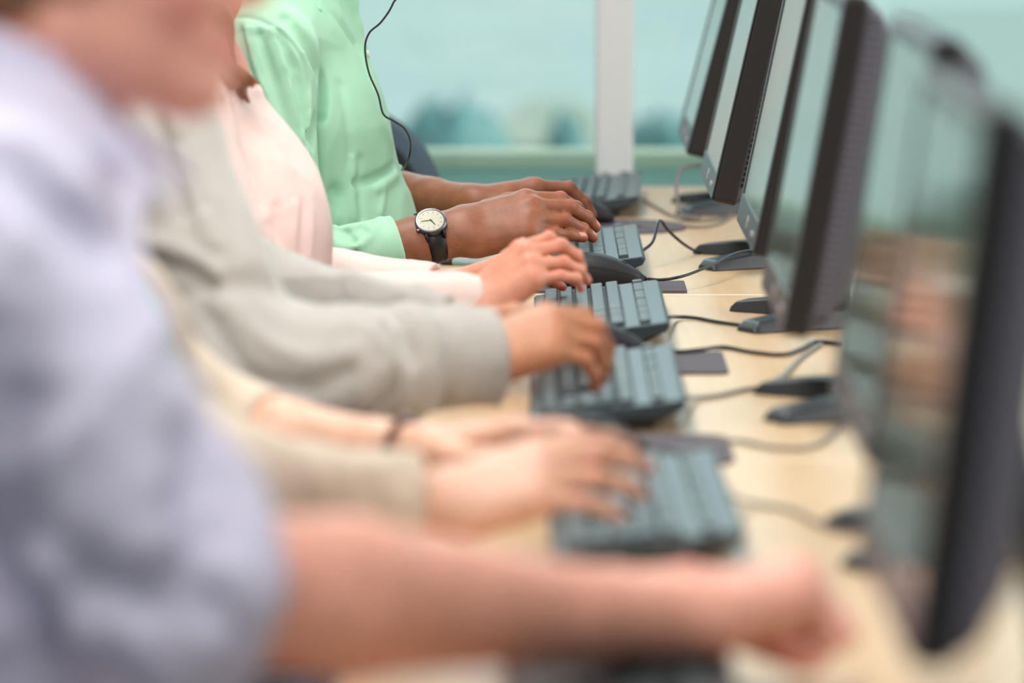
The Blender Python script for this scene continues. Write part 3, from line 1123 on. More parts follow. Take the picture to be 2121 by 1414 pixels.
def hand(F, Wp, Fd, roll, right, flex, spread=(6, 1, -4, -9), sc=1.0, thumb=None, mass=1.0, detail=True):
    """adds a hand to field F. Wp wrist centre, Fd wrist->knuckles, roll turns the back of the hand towards -y (degrees)"""
    Fd = nrm(Fd)
    up = V3((0, 0, 1))
    N = nrm(up - Fd * up.dot(Fd))
    N = Matrix.Rotation(R(roll), 3, Fd) @ N
    Sd = N.cross(Fd)
    if not right:
        Sd = -Sd
    Wp = V3(Wp)
    a = sc * mass
    mk = {}
    tips = {}
    for (fn, (off, ml, ph, rad)), fl, spd in zip(FING.items(), flex, spread):
        arch = {'index': 0.0, 'middle': 0.003, 'ring': 0.001, 'pinky': -0.004}[fn]
        base = Wp + Fd * ml * sc + Sd * off * sc + N * arch * sc
        root = Wp + Fd * 0.012 * sc + Sd * off * 0.55 * sc - N * 0.001
        F.cone(root, base - N * 0.003 * sc, 0.0155 * a, 0.0115 * a, 0.016 * sc)
        ang = 0.0
        p = base
        D0 = nrm(Fd + Sd * math.tan(R(spd)))
        pts = [p]
        dirs = []
        for L, f in zip(ph, fl):
            ang += R(f)
            d = D0 * math.cos(ang) - N * math.sin(ang)
            dirs.append(d)
            p = p + d * L * sc
            pts.append(p)
        kk = [0.006, 0.0035, 0.003]
        for i in range(3):
            F.cone(pts[i], pts[i + 1], rad[i] * a, rad[i + 1] * a, kk[i] * sc)
        # knuckle fullness
        if detail:
            for i, r_ in ((1, rad[1]), (2, rad[2])):
                n_i = nrm(dirs[i - 1] .cross(Sd)) if False else nrm(N * math.cos(ang) + D0 * math.sin(ang))
                F.ball(pts[i] + (N * 0.0 + n_i * 0.0006) * sc, r_ * a * 1.05, 0.003)
        F.ball(base + N * 0.001 * sc, rad[0] * a * 1.03, 0.007 * sc)
        # nail and flush
        dt = dirs[2]
        nt_ = nrm(N * math.cos(ang) + D0 * math.sin(ang))
        nc = pts[2].lerp(pts[3], 0.80) + nt_ * rad[3] * a * 0.9
        F.marks.append((nc, 0.0062 * sc, 0, nt_, 0.25))
        F.marks.append((pts[3], 0.015 * sc, 1, None, 1.0))
        F.marks.append((pts[1] + nrm(N) * 0.006 * sc, 0.010 * sc, 1, None, 1.2))
        F.marks.append((base + N * 0.008 * sc, 0.011 * sc, 1, None, 1.4))
        if detail:   # nail plate edge and tendons
            F.ridge([nc - dt * 0.004 * sc, nc + dt * 0.004 * sc], 0.0035 * sc, 0.0004)
            F.ridge([Wp + Fd * 0.02 * sc + Sd * off * 0.5 * sc + N * 0.014 * sc, base + N * 0.0105 * sc], 0.0035 * sc, 0.0011)
            # creases over the middle joint
            for q in (-0.0025, 0.0, 0.0025):
                c0 = pts[1] + dirs[1] * q * sc + nt_ * rad[1] * a
                F.ridge([c0 - Sd * 0.006 * sc, c0 + Sd * 0.006 * sc], 0.0009, -0.00035)
        tips[fn] = pts
    # heel of the hand, thumb pad, filling between metacarpals
    F.cone(Wp + Fd * 0.018 * sc - Sd * 0.022 * sc - N * 0.006 * sc, Wp + Fd * 0.070 * sc - Sd * 0.026 * sc - N * 0.006 * sc, 0.0155 * a, 0.0120 * a, 0.014 * sc)
    F.cone(Wp + Fd * 0.02 * sc - N * 0.003 * sc, Wp + Fd * 0.08 * sc - N * 0.003 * sc, 0.0145 * a, 0.0125 * a, 0.016 * sc, flat=Sd, sc=2.2)
    th = thumb or ((0.72, 0.62, -0.30), (0.88, 0.42, -0.25), (0.97, 0.22, -0.15))
    p = Wp + Fd * 0.014 * sc + Sd * 0.021 * sc - N * 0.006 * sc
    rs = (0.0145, 0.0118, 0.0102, 0.0085)
    pts = [p]
    for (cf, cs, cn), L in zip(th, (0.044, 0.034, 0.027)):
        p = p + nrm(Fd * cf + Sd * cs + N * cn) * L * sc
        pts.append(p)
    for i in range(3):
        F.cone(pts[i], pts[i + 1], rs[i] * a, rs[i + 1] * a, 0.010 * sc if i == 0 else 0.004 * sc)
    F.cone(pts[0], Wp + Fd * 0.06 * sc + Sd * 0.02 * sc - N * 0.004 * sc, 0.012 * a, 0.010 * a, 0.012 * sc)
    tn = nrm(N * 0.6 + Sd * 0.5)
    F.marks.append((pts[2].lerp(pts[3], 0.8) + tn * 0.008 * sc, 0.0072 * sc, 0, tn, 0.25))
    return dict(F=Fd, N=N, S=Sd, tips=tips, W=Wp)


def wrist_arm(F, sh, el, wr, hd, r_sh, r_el, r_fa, r_wr, k=0.02):
    """upper arm and forearm; the wrist is flattened in the plane of the hand"""
    F.cone(sh, el, r_sh, r_el, k)
    m = V3(el).lerp(V3(wr), 0.30)
    F.cone(el, m, r_el * 0.98, r_fa, k)
    F.cone(m, V3(el).lerp(V3(wr), 0.80), r_fa, r_wr * 1.08, 0.012)
    F.cone(V3(el).lerp(V3(wr), 0.78), V3(wr) + hd['F'] * 0.008, r_wr * 1.02, r_wr * 0.95, 0.012, flat=hd['S'], sc=1.28)
    F.cone(V3(el).lerp(V3(wr), 0.92) - hd['S'] * 0.016 + hd['N'] * 0.006, V3(el).lerp(V3(wr), 0.99) - hd['S'] * 0.017 + hd['N'] * 0.008, 0.012, 0.0115, 0.010)


def head(F, H, yaw=0.0, pitch=0.0, sc=1.0, neck=None, rn=0.055):
    f = V3((math.cos(R(yaw)) * math.cos(R(pitch)), math.sin(R(yaw)) * math.cos(R(pitch)), -math.sin(R(pitch))))
    s = nrm(V3((0, 0, 1)).cross(f))
    u = f.cross(s)
    H = V3(H)
    P = lambda a, b, c=0.0: H + (f * a + u * b + s * c) * sc
    ax = (f, s, u)
    e = lambda c, r_, k=0.012, mode='u': F.ell(c, [x * sc for x in r_], ax, k, mode)
    e(P(-0.012, 0.030), (0.098, 0.076, 0.088))
    e(P(0.030, -0.030), (0.062, 0.060, 0.085), 0.03)
    for q in (-1, 1):
        F.cone(P(-0.005, -0.062, q * 0.050), P(0.066, -0.098, q * 0.010), 0.020 * sc, 0.016 * sc, 0.03)
        e(P(0.062, -0.028, q * 0.040), (0.026, 0.022, 0.022), 0.025)          # cheek
        F.cone(P(0.082, 0.022, q * 0.014), P(0.074, 0.022, q * 0.046), 0.010 * sc, 0.009 * sc, 0.015)   # brow
        F.ball(P(0.104, -0.004, q * 0.033), 0.016 * sc, 0.014, 's')             # socket
        F.ball(P(0.078, -0.003, q * 0.032), 0.0125 * sc, 0.003)                 # eye
        F.ridge([P(0.090, 0.005, q * 0.020), P(0.091, 0.006, q * 0.032), P(0.084, 0.002, q * 0.044)], 0.003, 0.0018)
        F.ball(P(0.098, -0.038, q * 0.013), 0.0085 * sc, 0.006)                 # nostril wing
        e(P(-0.008, -0.006, q * 0.078), (0.020, 0.007, 0.031), 0.006)           # ear
        e(P(-0.002, -0.004, q * 0.084), (0.008, 0.005, 0.016), 0.004, 's')
        F.cone(P(0.096, -0.066, q * 0.0), P(0.085, -0.068, q * 0.022), 0.0065 * sc, 0.0035 * sc, 0.005)
        F.cone(P(0.094, -0.076, q * 0.0), P(0.084, -0.073, q * 0.021), 0.0070 * sc, 0.0035 * sc, 0.005)
        F.marks.append((P(0.090, -0.003, q * 0.032), 0.0052 * sc, 2, None, 0.2))
        F.marks.append((P(0.062, -0.032, q * 0.052), 0.030 * sc, 1, None, 1.6))
        for t_ in (0.0, 0.010, 0.020):
            F.marks.append((P(0.099 - t_ * 0.5, -0.071, q * t_), 0.0085 * sc, 1, None, 0.6))
    e(P(0.074, -0.098), (0.020, 0.024, 0.016), 0.02)                            # chin
    F.cone(P(0.090, 0.006), P(0.112, -0.030), 0.0085 * sc, 0.0115 * sc, 0.012)  # nose
    F.ridge([P(0.098, -0.0715, -0.020), P(0.103, -0.0712, 0), P(0.098, -0.0715, 0.020)], 0.0016, -0.0018)
    if neck is not None:
        F.cone(neck, P(-0.022, -0.060), rn * 1.05 * sc, rn * sc, 0.03)
    return dict(f=f, s=s, u=u, P=P, sc=sc)


def hair_field(hd_, long=0.0, thick=0.012):
    F = Field()
    P, sc, ax = hd_['P'], hd_['sc'], (hd_['f'], hd_['s'], hd_['u'])
    F.ell(P(-0.018, 0.036), [(0.100 + thick) * sc, (0.079 + thick) * sc, (0.090 + thick) * sc], ax, 0.01)
    if long > 0:
        for q in (-1, 1):
            F.cone(P(-0.03, -0.01, q * 0.062), P(-0.035, -0.06 - long * 0.5, q * 0.070), 0.038 * sc, 0.034 * sc, 0.03)
            F.cone(P(-0.035, -0.06 - long * 0.5, q * 0.070), P(0.02, -0.08 - long, q * 0.085), 0.034 * sc, 0.012 * sc, 0.03)
        F.cone(P(-0.07, 0.0), P(-0.085, -0.09 - long * 0.6), 0.065 * sc, 0.045 * sc, 0.04)
    else:
        F.ell(P(-0.055, -0.02), [0.055 * sc, 0.068 * sc, 0.055 * sc], ax, 0.03)
    F.ell(P(0.085, -0.035), [0.085 * sc, 0.064 * sc, 0.098 * sc], ax, 0.01, 's')
    for q in (-1, 1):
        F.ball(P(-0.004, -0.012, q * 0.088), 0.026 * sc, 0.006, 's')
    f, s = np.array(hd_['f'], np.float32), np.array(hd_['s'], np.float32)

    def wv(Q):
        return (0.0016 * np.sin(Q @ s * 900 + 2 * np.sin(Q[:, 2] * 60)) + 0.0016 * np.sin(Q @ f * 700 + 3 * np.sin(Q[:, 2] * 45))).astype(np.float32)
    F.waves = wv
    return F


def put(name, field, vox, m, parent=None):
    me = field.mesh(name, vox)
    o = link(name, me, m, parent)
    return o


def softwave(amp, seed, sx=22.0, sy=18.0, sz=14.0):
    rs = np.random.RandomState(seed)
    ks = rs.normal(0, 1, (5, 3)) * np.array([sx, sy, sz])
    ph = rs.uniform(0, 6.28, 5)

    def wv(Q):
        o = 0
        for k_, p_ in zip(ks, ph):
            o = o + np.sin(Q @ k_.astype(np.float32) + p_)
        return (amp * o / 2.2).astype(np.float32)
    return wv


def creases(amp, seed, freq=95.0, n=4, aniso=(1, 1, 1), soft=0.0020, power=2.5):
    """sharp-edged wrinkles over a soft undulation"""
    rs = np.random.RandomState(seed)
    base = softwave(soft, seed + 100)
    K, PH, WK, MK = [], [], [], []
    for i in range(n):
        k_ = rs.normal(0, 1, 3) * np.array(aniso)
        k_ = k_ / np.linalg.norm(k_) * freq * rs.uniform(0.6, 1.3)
        K.append(k_.astype(np.float32)); PH.append(rs.uniform(0, 6.28))
        WK.append((rs.normal(0, 1, 3) * 22).astype(np.float32)); MK.append((rs.normal(0, 1, 3) * 17).astype(np.float32))

    def wv(Q):
        o = base(Q)
        for k_, p_, w_, m_ in zip(K, PH, WK, MK):
            t_ = Q @ k_ + p_ + 1.6 * np.sin(Q @ w_ + p_)
            c_ = (1 - np.abs(np.sin(t_ * 0.5))) ** power
            mask = np.clip(0.5 + 0.9 * np.sin(Q @ m_ + 2 * p_), 0, 1)
            o = o + amp * c_ * mask
        return o.astype(np.float32)
    return wv


def cloth_mat(name, col, bumpscale=700, sheen=0.2, rough=0.85, noise=0.0):
    return mat(name, col, rough, sheen=sheen, bump=0.35, bscale=bumpscale, noise=noise, nscale=30)


SK = {
    1: skin_mat('skin_rosy', lin(250, 182, 160), lin(232, 128, 122), lin(60, 40, 35), lin(238, 170, 160)),
    2: skin_mat('skin_pale', lin(240, 190, 164), lin(232, 150, 132), lin(60, 40, 35), lin(240, 185, 170)),
    3: skin_mat('skin_tan', lin(206, 142, 106), lin(190, 112, 88), lin(50, 35, 30), lin(226, 170, 150)),
    4: skin_mat('skin_warm', lin(232, 158, 130), lin(222, 118, 100), lin(60, 45, 40), lin(240, 190, 180)),
    5: skin_mat('skin_brown', lin(158, 98, 69), lin(168, 88, 66), lin(40, 28, 24), lin(214, 158, 138), mott=0.13),
}
M['trousers'] = cloth_mat('dark_trousers', lin(52, 56, 72), 500)
M['shoe'] = mat('shoe_leather', lin(40, 36, 34), 0.5)
M['eye'] = mat('eye_white', lin(235, 232, 228), 0.2)


def lower_body(F, y, hipx):
    hz_ = DZ - 0.20
    F.cone((hipx, y - 0.05, hz_), (hipx, y + 0.05, hz_), 0.13, 0.13, 0.05)
    for q in (-1, 1):
        kn = (hipx + 0.44, y + q * 0.11, 0.53)
        F.cone((hipx, y + q * 0.075, hz_ - 0.01), kn, 0.088, 0.062, 0.03)
        F.cone(kn, (hipx + 0.40, y + q * 0.11, 0.10), 0.062, 0.048, 0.02)


def shoes(parent, y, hipx):
    for q in (-1, 1):
        F = Field()
        c = V3((hipx + 0.44, y + q * 0.11, 0.0))
        F.cone(c + V3((-0.06, 0, 0.045)), c + V3((0.13, 0, 0.035)), 0.044, 0.034, 0.03)
        F.cone(c + V3((-0.045, 0, 0.05)), c + V3((-0.045, 0, 0.10)), 0.042, 0.044, 0.03)
        F.cut(c + V3((0.03, 0, 0.0)), (0, 0, -1), 0.4, 0.002)
        put('shoe', F, 0.006, M['shoe'], parent)


def torso(F, spec, y, s, infl=0.0, k=0.05):
    pts = [(V3((x, y, DZ + z)), a + infl) for x, z, a in spec]
    for (p, a), (q, b) in zip(pts[:-1], pts[1:]):
        F.cone(p, q, a, b, k, flat=(0, 1, 0), sc=s)


def shoulders(F, shR, shL, r, infl, k=0.05):
    mid = (V3(shR) + V3(shL)) / 2 + V3((0, 0, 0.035))
    F.cone(shR, mid, r + infl, r * 1.1 + infl, k)
    F.cone(shL, mid, r + infl, r * 1.1 + infl, k)


def ring_pts(c, n, ru, rv, u, v, n_=24, a0=0, a1=360):
    return [V3(c) + V3(u) * ru * math.cos(R(a0 + (a1 - a0) * i / n_)) + V3(v) * rv * math.sin(R(a0 + (a1 - a0) * i / n_)) for i in range(n_ + 1)]


def sleeve(F, sh, el, end, r0, r1, r2, r3, k=0.03, inner=None, n=None, depth=0.05, lim=0.12):
    """outer sleeve down to `end`, cut square and hollowed so that the arm leaves a real opening"""
    sh, el, end = V3(sh), V3(el), V3(end)
    ax = nrm(end - el) if n is None else nrm(n)
    F.cone(sh, el, r0, r1, k)
    F.cone(el, end + ax * 0.02, r2, r3, k)
    F.late = getattr(F, 'late', [])
    F.late.append((end, ax, r3, inner, depth, lim))


def finish_sleeves(F):
    for end, ax, r3, inner, depth, lim in getattr(F, 'late', []):
        F.cut(end, ax, lim, 0.002)
        F.cone(end + ax * (inner - depth), end + ax * (0.06 + inner - depth), inner, inner + 0.002, 0.003, mode='S')


def person_base(n, y, label, spec, s, shR, shL, elR, elL, wrR, wrL, fdR, fdL, rollR, rollL, flexR, flexL, H, pitch, rad, hs=1.0, hair=None,
                hairmat=None, vox=0.0035, spreadR=(6, 1, -4, -9), spreadL=(6, 1, -4, -9), thumbR=None, thumbL=None, detail=True, yaw=0.0, msc=1.0, headsc=1.0, neckx=0.0):
    F = Field()
    torso(F, spec, y, s, -0.014)
    shoulders(F, shR, shL, 0.045, -0.006)
    nb = V3((spec[-1][0] + neckx, y, DZ + spec[-1][1] + 0.055))
    hh = head(F, H, yaw, pitch, headsc, nb, 0.052)
    hR = hand(F, wrR, fdR, rollR, True, flexR, spreadR, hs, thumbR, msc, detail)
    hL = hand(F, wrL, fdL, rollL, False, flexL, spreadL, hs, thumbL, msc, detail)
    rs, re, rf, rw = rad
    wrist_arm(F, shR, elR, wrR, hR, rs, re, rf, rw)
    wrist_arm(F, shL, elL, wrL, hL, rs, re, rf, rw)
    o = put('person', F, vox, SK[n])
    tag(o, label, 'person')
    TF = Field()
    lower_body(TF, y, spec[0][0] + 0.0)
    TF.cut((spec[0][0], y, DZ - 0.155), (0, 0, 1), 0.35, 0.004)
    put('trousers', TF, 0.010, M['trousers'], o)
    shoes(o, y, spec[0][0])
    if hairmat:
        put('hair', hair, 0.005, hairmat, o) if isinstance(hair, Field) else put('hair', hair_field(hh, hair or 0.0), 0.0045, hairmat, o)
    return o, hR, hL, hh


def shirt_field(y, spec, s, infl, shR, shL, rsh=0.055, hem=-0.20, neck_r=0.070, neckx=0.0):
    F = Field()
    torso(F, spec, y, s, infl)
    shoulders(F, shR, shL, rsh, infl)
    return F


def neck_hole(F, nb, r=0.066, tilt=(0.25, 0, 1), h=0.0):
    t_ = nrm(tilt)
    F.cone(V3(nb) - t_ * 0.03, V3(nb) + t_ * 0.2, r, r + 0.01, 0.006, mode='S')


def fold(F, pts, w, amp):
    F.ridge([V3(p) for p in catmull(pts, 5)], w, amp)


def button(parent, p, n, r=0.0055, m=None):
    n = nrm(n)
    u = n.orthogonal().normalized(); v = n.cross(u)
    bm = bmesh.new()
    rings = []
    for h_, q in ((-0.0008, 0.9), (0.0006, 1.0), (0.0016, 0.96), (0.0019, 0.8), (0.0013, 0.65)):
        rings.append([V3(p) + n * h_ + (u * math.cos(2 * math.pi * k / 20) + v * math.sin(2 * math.pi * k / 20)) * r * q for k in range(20)])
    loft(bm, rings)
    return fin('button', bm, m, parent, smooth=True)


# ================================================================= person 5: green shirt, watch
def P_at(px, py, y):
    return W(px, py, y)


TYPE = ((18, 32, 18), (18, 36, 20), (20, 36, 20), (16, 26, 16))

y5 = 5.76
spec5 = [(-0.36, -0.22, 0.135), (-0.317, 0.03, 0.138), (-0.348, 0.19, 0.128), (-0.362, 0.30, 0.106)]
sh5R, sh5L = P_at(556, 110, 5.56), V3((-0.365, 5.96, DZ + 0.315))
el5R = P_at(572, 578, 5.44)
el5L = V3((-0.33, 6.03, DZ + 0.09))
wr5R = P_at(948, 480, 5.50)
wr5L = P_at(958, 424, 5.80)
mc5R = P_at(1104, 440, 5.515)
mc5L = P_at(1085, 398, 5.84)
p5, h5R, h5L, hd5 = person_base(
    5, y5, 'person in a mint green dress shirt wearing a black strapped watch', spec5, 1.32, sh5R, sh5L, el5R, el5L, wr5R, wr5L,
    mc5R - wr5R, mc5L - wr5L, 34, -16,
    ((18, 30, 16), (20, 30, 14), (22, 24, 12), (22, 6, 4)), ((14, 40, 20), (14, 42, 20), (16, 40, 18), (14, 30, 16)),
    V3((-0.35, y5, DZ + 0.60)), 18, (0.050, 0.044, 0.045, 0.0300), 1.13, None, mat('black_hair', lin(38, 32, 30), 0.6, bump=0.5, bscale=300), 0.0026,
    spreadR=(-1, 0, 1, 4), msc=1.0)
M['green'] = cloth_mat('green_shirt_cotton', lin(168, 220, 188), 1500, 0.15, 0.7)
sleeve_end = P_at(826, 517, 5.475)
F = shirt_field(y5, spec5, 1.32, 0.0, sh5R, sh5L, 0.056)
flap = [V3((P_at(px_, py_, y5 + 0.025))) for px_, py_ in ((742, -60), (738, 0), (748, 50), (757, 100), (763, 150), (776, 200))]
for a_, b_ in zip(flap[:-1], flap[1:]):
    F.cone(a_ - V3((0.012, 0, 0.004)), b_ - V3((0.012, 0, 0.004)), 0.0125, 0.0125, 0.012, flat=(0, 1, 0), sc=0.45)
    F.cone(a_ - V3((0.040, 0, 0.010)), b_ - V3((0.034, 0, 0.010)), 0.020, 0.020, 0.012, flat=(0, 1, 0), sc=0.5)
sleeve(F, sh5R, el5R, sleeve_end, 0.066, 0.060, 0.054, 0.047, inner=0.040, n=sleeve_end - el5R, depth=0.025)
cuffL = V3(el5L).lerp(V3(wr5L), 0.30)
sleeve(F, sh5L, el5L, cuffL, 0.064, 0.056, 0.052, 0.046, inner=0.040)
# rolled cuff band
axc = nrm(sleeve_end - el5R)
F.cone(sleeve_end - axc * 0.055, sleeve_end + axc * 0.004, 0.0500, 0.0480, 0.004)
finish_sleeves(F)
nb5 = V3((-0.372, y5, DZ + 0.36))
neck_hole(F, nb5 + V3((0.005, 0, 0.02)), 0.064, (0.35, 0, 1))
pf = lambda px, py, y_: P_at(px, py, y_)


def surf_fold(F, pix, yr, w, amp):
    """a fold drawn on the cloth along a photo polyline; yr brackets the distance of the cloth"""
    pts = [F.hit(p.x, p.y, yr[0], yr[1]) for p in catmull([(a, b, 0) for a, b in pix], 4)]
    run = []
    for p in pts + [None]:
        if p is None or (run and (p - run[-1]).length > 0.024):
            if len(run) > 1:
                F.ridge(run, w, amp)
            run = []
        if p is not None:
            run.append(p)


# armhole seam and the drapery below the shoulder
YR = (5.30, 6.0)
surf_fold(F, [(487, 36), (520, 38), (560, 55), (600, 85), (628, 130), (640, 190)], YR, 0.0036, -0.0032)
for pix, w_, am in (
    ([(508, 48), (518, 100), (540, 170), (560, 215), (585, 280), (612, 330)], 0.0036, 0.0065),
    ([(562, 62), (585, 120), (605, 190), (622, 260), (636, 320)], 0.0036, 0.0070),
    ([(628, 110), (638, 160), (643, 210), (640, 270), (636, 330)], 0.0032, 0.0075),
    ([(480, 90), (496, 170), (520, 250), (560, 330), (600, 400)], 0.0050, 0.0070),
    ([(522, 60), (545, 130), (568, 200), (590, 260)], 0.0050, 0.0040),
    ([(535, 75), (560, 150), (583, 220), (606, 290), (622, 330)], 0.0085, -0.0090),
    ([(580, 80), (604, 140), (620, 200), (630, 260)], 0.0085, -0.0110),
    ([(498, 70), (515, 150), (540, 230), (575, 310)], 0.0075, -0.0070),
    ([(595, 40), (630, 85), (655, 135), (664, 190), (660, 240), (645, 290)], 0.0090, -0.0190),
    ([(690, 60), (735, 140), (775, 220), (805, 290)], 0.0130, 0.0050),
    ([(705, 180), (720, 260), (728, 330)], 0.0100, -0.0035),
    ([(650, -5), (695, 60), (735, 120), (766, 190)], 0.0050, 0.0080),
    ([(668, -5), (710, 55), (745, 110), (768, 165)], 0.0090, -0.0150),
    ([(662, 180), (672, 260), (668, 330), (664, 400), (690, 470)], 0.014, 0.006),
    ([(690, 400), (678, 430), (668, 470)], 0.012, -0.010),
    ([(730, 330), (727, 400), (732, 465)], 0.007, 0.0035),
    ([(745, 330), (745, 400), (752, 465)], 0.007, -0.003),
    ([(835, 322), (805, 352), (770, 372), (735, 380)], 0.006, -0.010),
    ([(838, 335), (812, 368), (780, 392)], 0.007, 0.005),
    ([(795, 390), (790, 430), (780, 470)], 0.006, 0.003),
    ([(675, 466), (715, 474), (755, 466), (770, 486), (748, 508), (728, 512)], 0.0045, 0.010),
    ([(706, 470), (732, 500), (738, 540)], 0.0045, -0.009),
    ([(676, 490), (700, 510), (725, 520)], 0.006, 0.006),
    ([(780, 470), (790, 500), (785, 545)], 0.005, 0.003)):
    surf_fold(F, pix, YR, w_, am)
# button placket down the front
fr = [V3((-0.300 + 0.0, y5 - 0.01, DZ + 0.33)), V3((-0.245, y5 - 0.01, DZ + 0.30)), V3((-0.222, y5 - 0.01, DZ + 0.20)), V3((-0.190, y5 - 0.01, DZ + 0.05)), V3((-0.20, y5 - 0.01, DZ - 0.12))]
F.ridge(fr, 0.014, 0.0022)
F.waves = creases(0.0012, 5, 60, 4, (1, 1, 0.45), 0.0014)
col5 = F.hit(662, 18, 5.3, 6.0)
sh5 = put('shirt', F, 0.0027, M['green'], p5)
for q in (0.0, 0.33, 0.66):
    a = fr[1].lerp(fr[2], q)
    button(sh5, a + V3((0.006, 0, 0)), (1, 0, 0.25), m=M['edge'])
# collar: a band with two points
F = Field()
rp = ring_pts(nb5 + V3((0.004, 0, 0.040)), None, 0.070, 0.068, nrm((1, 0, -0.35)), (0, 1, 0), 24, 22, 338)
for a, b in zip(rp[:-1], rp[1:]):
    F.cone(a, b, 0.0045, 0.0045, 0.003, flat=(0.25, 0, 1), sc=4.6)
for q in (-1, 1):
    a = nb5 + V3((0.066, q * 0.028, 0.010))
    b = col5 + V3((0, -0.004, 0)) if q < 0 else nb5 + V3((0.115, q * 0.06, -0.045))
    F.cone(a, b, 0.012, 0.0045, 0.006, flat=(1, 0, 0.6), sc=0.45)
    F.cone(nb5 + V3((0.02, q * 0.070, 0.028)), b, 0.014, 0.004, 0.006, flat=(0.3, q, 0.3), sc=0.35)
put('collar', F, 0.0024, M['green'], sh5)

# the watch
wc = V3(el5R).lerp(V3(wr5R), 0.850) + V3((0, 0, 0.002))
wax = nrm(V3(wr5R) - V3(el5R))
wN = nrm(h5R['N'] - wax * h5R['N'].dot(wax))
wN = nrm(wN)
wS = wax.cross(wN)
wt = empty('wristwatch', wc, 'round silver watch with pale dial and black leather strap, on the brown wrist', 'watch')
ro, ri = 0.0345, 0.0285
wloc = lambda a, n_, s_: wax * a + wN * n_ + wS * s_
bm = bmesh.new()
rings = []
for k in range(40):
    t_ = 2 * math.pi * k / 40
    for_n = wN * math.cos(t_) * 0.0305 + wS * math.sin(t_) * 0.0388
    on = nrm(wN * math.cos(t_) / 0.0305 + wS * math.sin(t_) / 0.0388)
    hw = 0.0135 - 0.0022 * (1 - math.cos(t_)) / 2
    rings.append([for_n + wax * hw, for_n + on * 0.0024 + wax * hw * 0.9, for_n + on * 0.0024 - wax * hw * 0.9, for_n - wax * hw])
rings.append(rings[0])
loft(bm, rings, cap=False)
bmesh.ops.remove_doubles(bm, verts=bm.verts, dist=1e-6)
M['strap'] = mat('black_leather', lin(24, 23, 25), 0.38, bump=0.3, bscale=500)
M['case'] = mat('brushed_case', lin(112, 112, 120), 0.28, metal=0.9)
strap = fin('strap', bm, M['strap'], wt, smooth=True)
# face centre: turned a little towards the little-finger side as in the photo
fa = R(-12)
fN = nrm(wN * math.cos(fa) + wS * math.sin(fa) * (1 if wS.z < 0 else -1))
if fN.y > wN.y:
    fN = nrm(wN * math.cos(fa) - wS * math.sin(fa) * (1 if wS.z < 0 else -1))
fS = wax.cross(fN)
fc = wN * math.cos(fa) * 0.0315 + (fN - wN * fN.dot(wN)).normalized() * abs(math.sin(fa)) * 0.0388


def disc(name, r0, prof, m, parent, n_=48, smooth=True):
    bm = bmesh.new()
    loft(bm, [[fc + fN * h_ + (wax * math.cos(2 * math.pi * k / n_) + fS * math.sin(2 * math.pi * k / n_)) * r_ for k in range(n_)] for r_, h_ in prof])
    return fin(name, bm, m, parent, smooth=False, bevel=0)


M['dial'] = mat('pale_dial', lin(222, 220, 202), 0.3, metal=0.4)
case = disc('case', 0, [(0.0195, -0.001), (0.0215, 0.001), (0.0215, 0.006), (0.0200, 0.0078), (0.0178, 0.0080), (0.0174, 0.0068)], M['case'], wt)
disc('dial', 0, [(0.0174, 0.0060), (0.0174, 0.0071)], M['dial'], wt)
cm = gm.copy()
cm.name = 'watch_crystal'
cm.node_tree.nodes['Transparent BSDF'].inputs['Color'].default_value = (0.97, 0.97, 0.96, 1)
M['crystal'] = cm
disc('crystal', 0, [(0.0172, 0.0078), (0.0172, 0.0082)], M['crystal'], wt)
bm = bmesh.new()
for k in range(12):
    a = 2 * math.pi * k / 12
    u_ = wax * math.cos(a) + fS * math.sin(a)
    v_ = fN.cross(u_)
    q = [fc + fN * 0.0073 + u_ * r_ + v_ * w_ for r_, w_ in ((0.0125, -0.0004), (0.0155, -0.0004), (0.0155, 0.0004), (0.0125, 0.0004))]
    bm.faces.new([bm.verts.new(x) for x in q])
fin('hour_marks', bm, M['case'], wt)
for a, L, w_ in ((R(70), 0.009, 0.0007), (R(190), 0.0130, 0.0005)):
    bm = bmesh.new()
    u_ = wax * math.cos(a) + fS * math.sin(a)
    v_ = fN.cross(u_)
    loft(bm, [[fc + fN * z_ + u_ * r_ + v_ * q_ for r_, q_ in ((-0.002, -w_), (L, -w_ * 0.6), (L, w_ * 0.6), (-0.002, w_))] for z_ in (0.0074, 0.0077)])
    fin('watch_hand', bm, M['strap'], wt)
for q in (-1, 1):       # lugs
    for o_ in (-0.0125, 0.0125):
        bm = bmesh.new()
        tube(bm, [fc + fN * 0.003 + fS * q * 0.017 + wax * o_, fc - fN * 0.001 + fS * q * 0.0215 + wax * o_ * 0.97, fc - fN * 0.006 + fS * q * 0.0250 + wax * o_ * 0.93], [0.0026, 0.0024, 0.0016], 8)
        fin('lug', bm, M['strap'], wt, smooth=True)
bm = bmesh.new()
cdir = nrm(-wax * 0.9 - fS * 0.4) if (-fS).z < 0 else nrm(-wax * 0.9 + fS * 0.4)
tube(bm, [fc + fN * 0.0035 + cdir * 0.0210, fc + fN * 0.0035 + cdir * 0.0245], 0.0028, 14)
fin('crown', bm, M['case'], wt)
# buckle and strap tail under the wrist
bt = -wN * 0.0338
bm = bmesh.new()
box(bm, (-0.0125, -0.009, -0.0016), (0.0125, 0.009, 0.0016), Matrix.Translation(bt) @ Matrix((wax, wS, wN)).transposed().to_4x4())
fin('buckle', bm, M['strap'], wt, bevel=0.001)

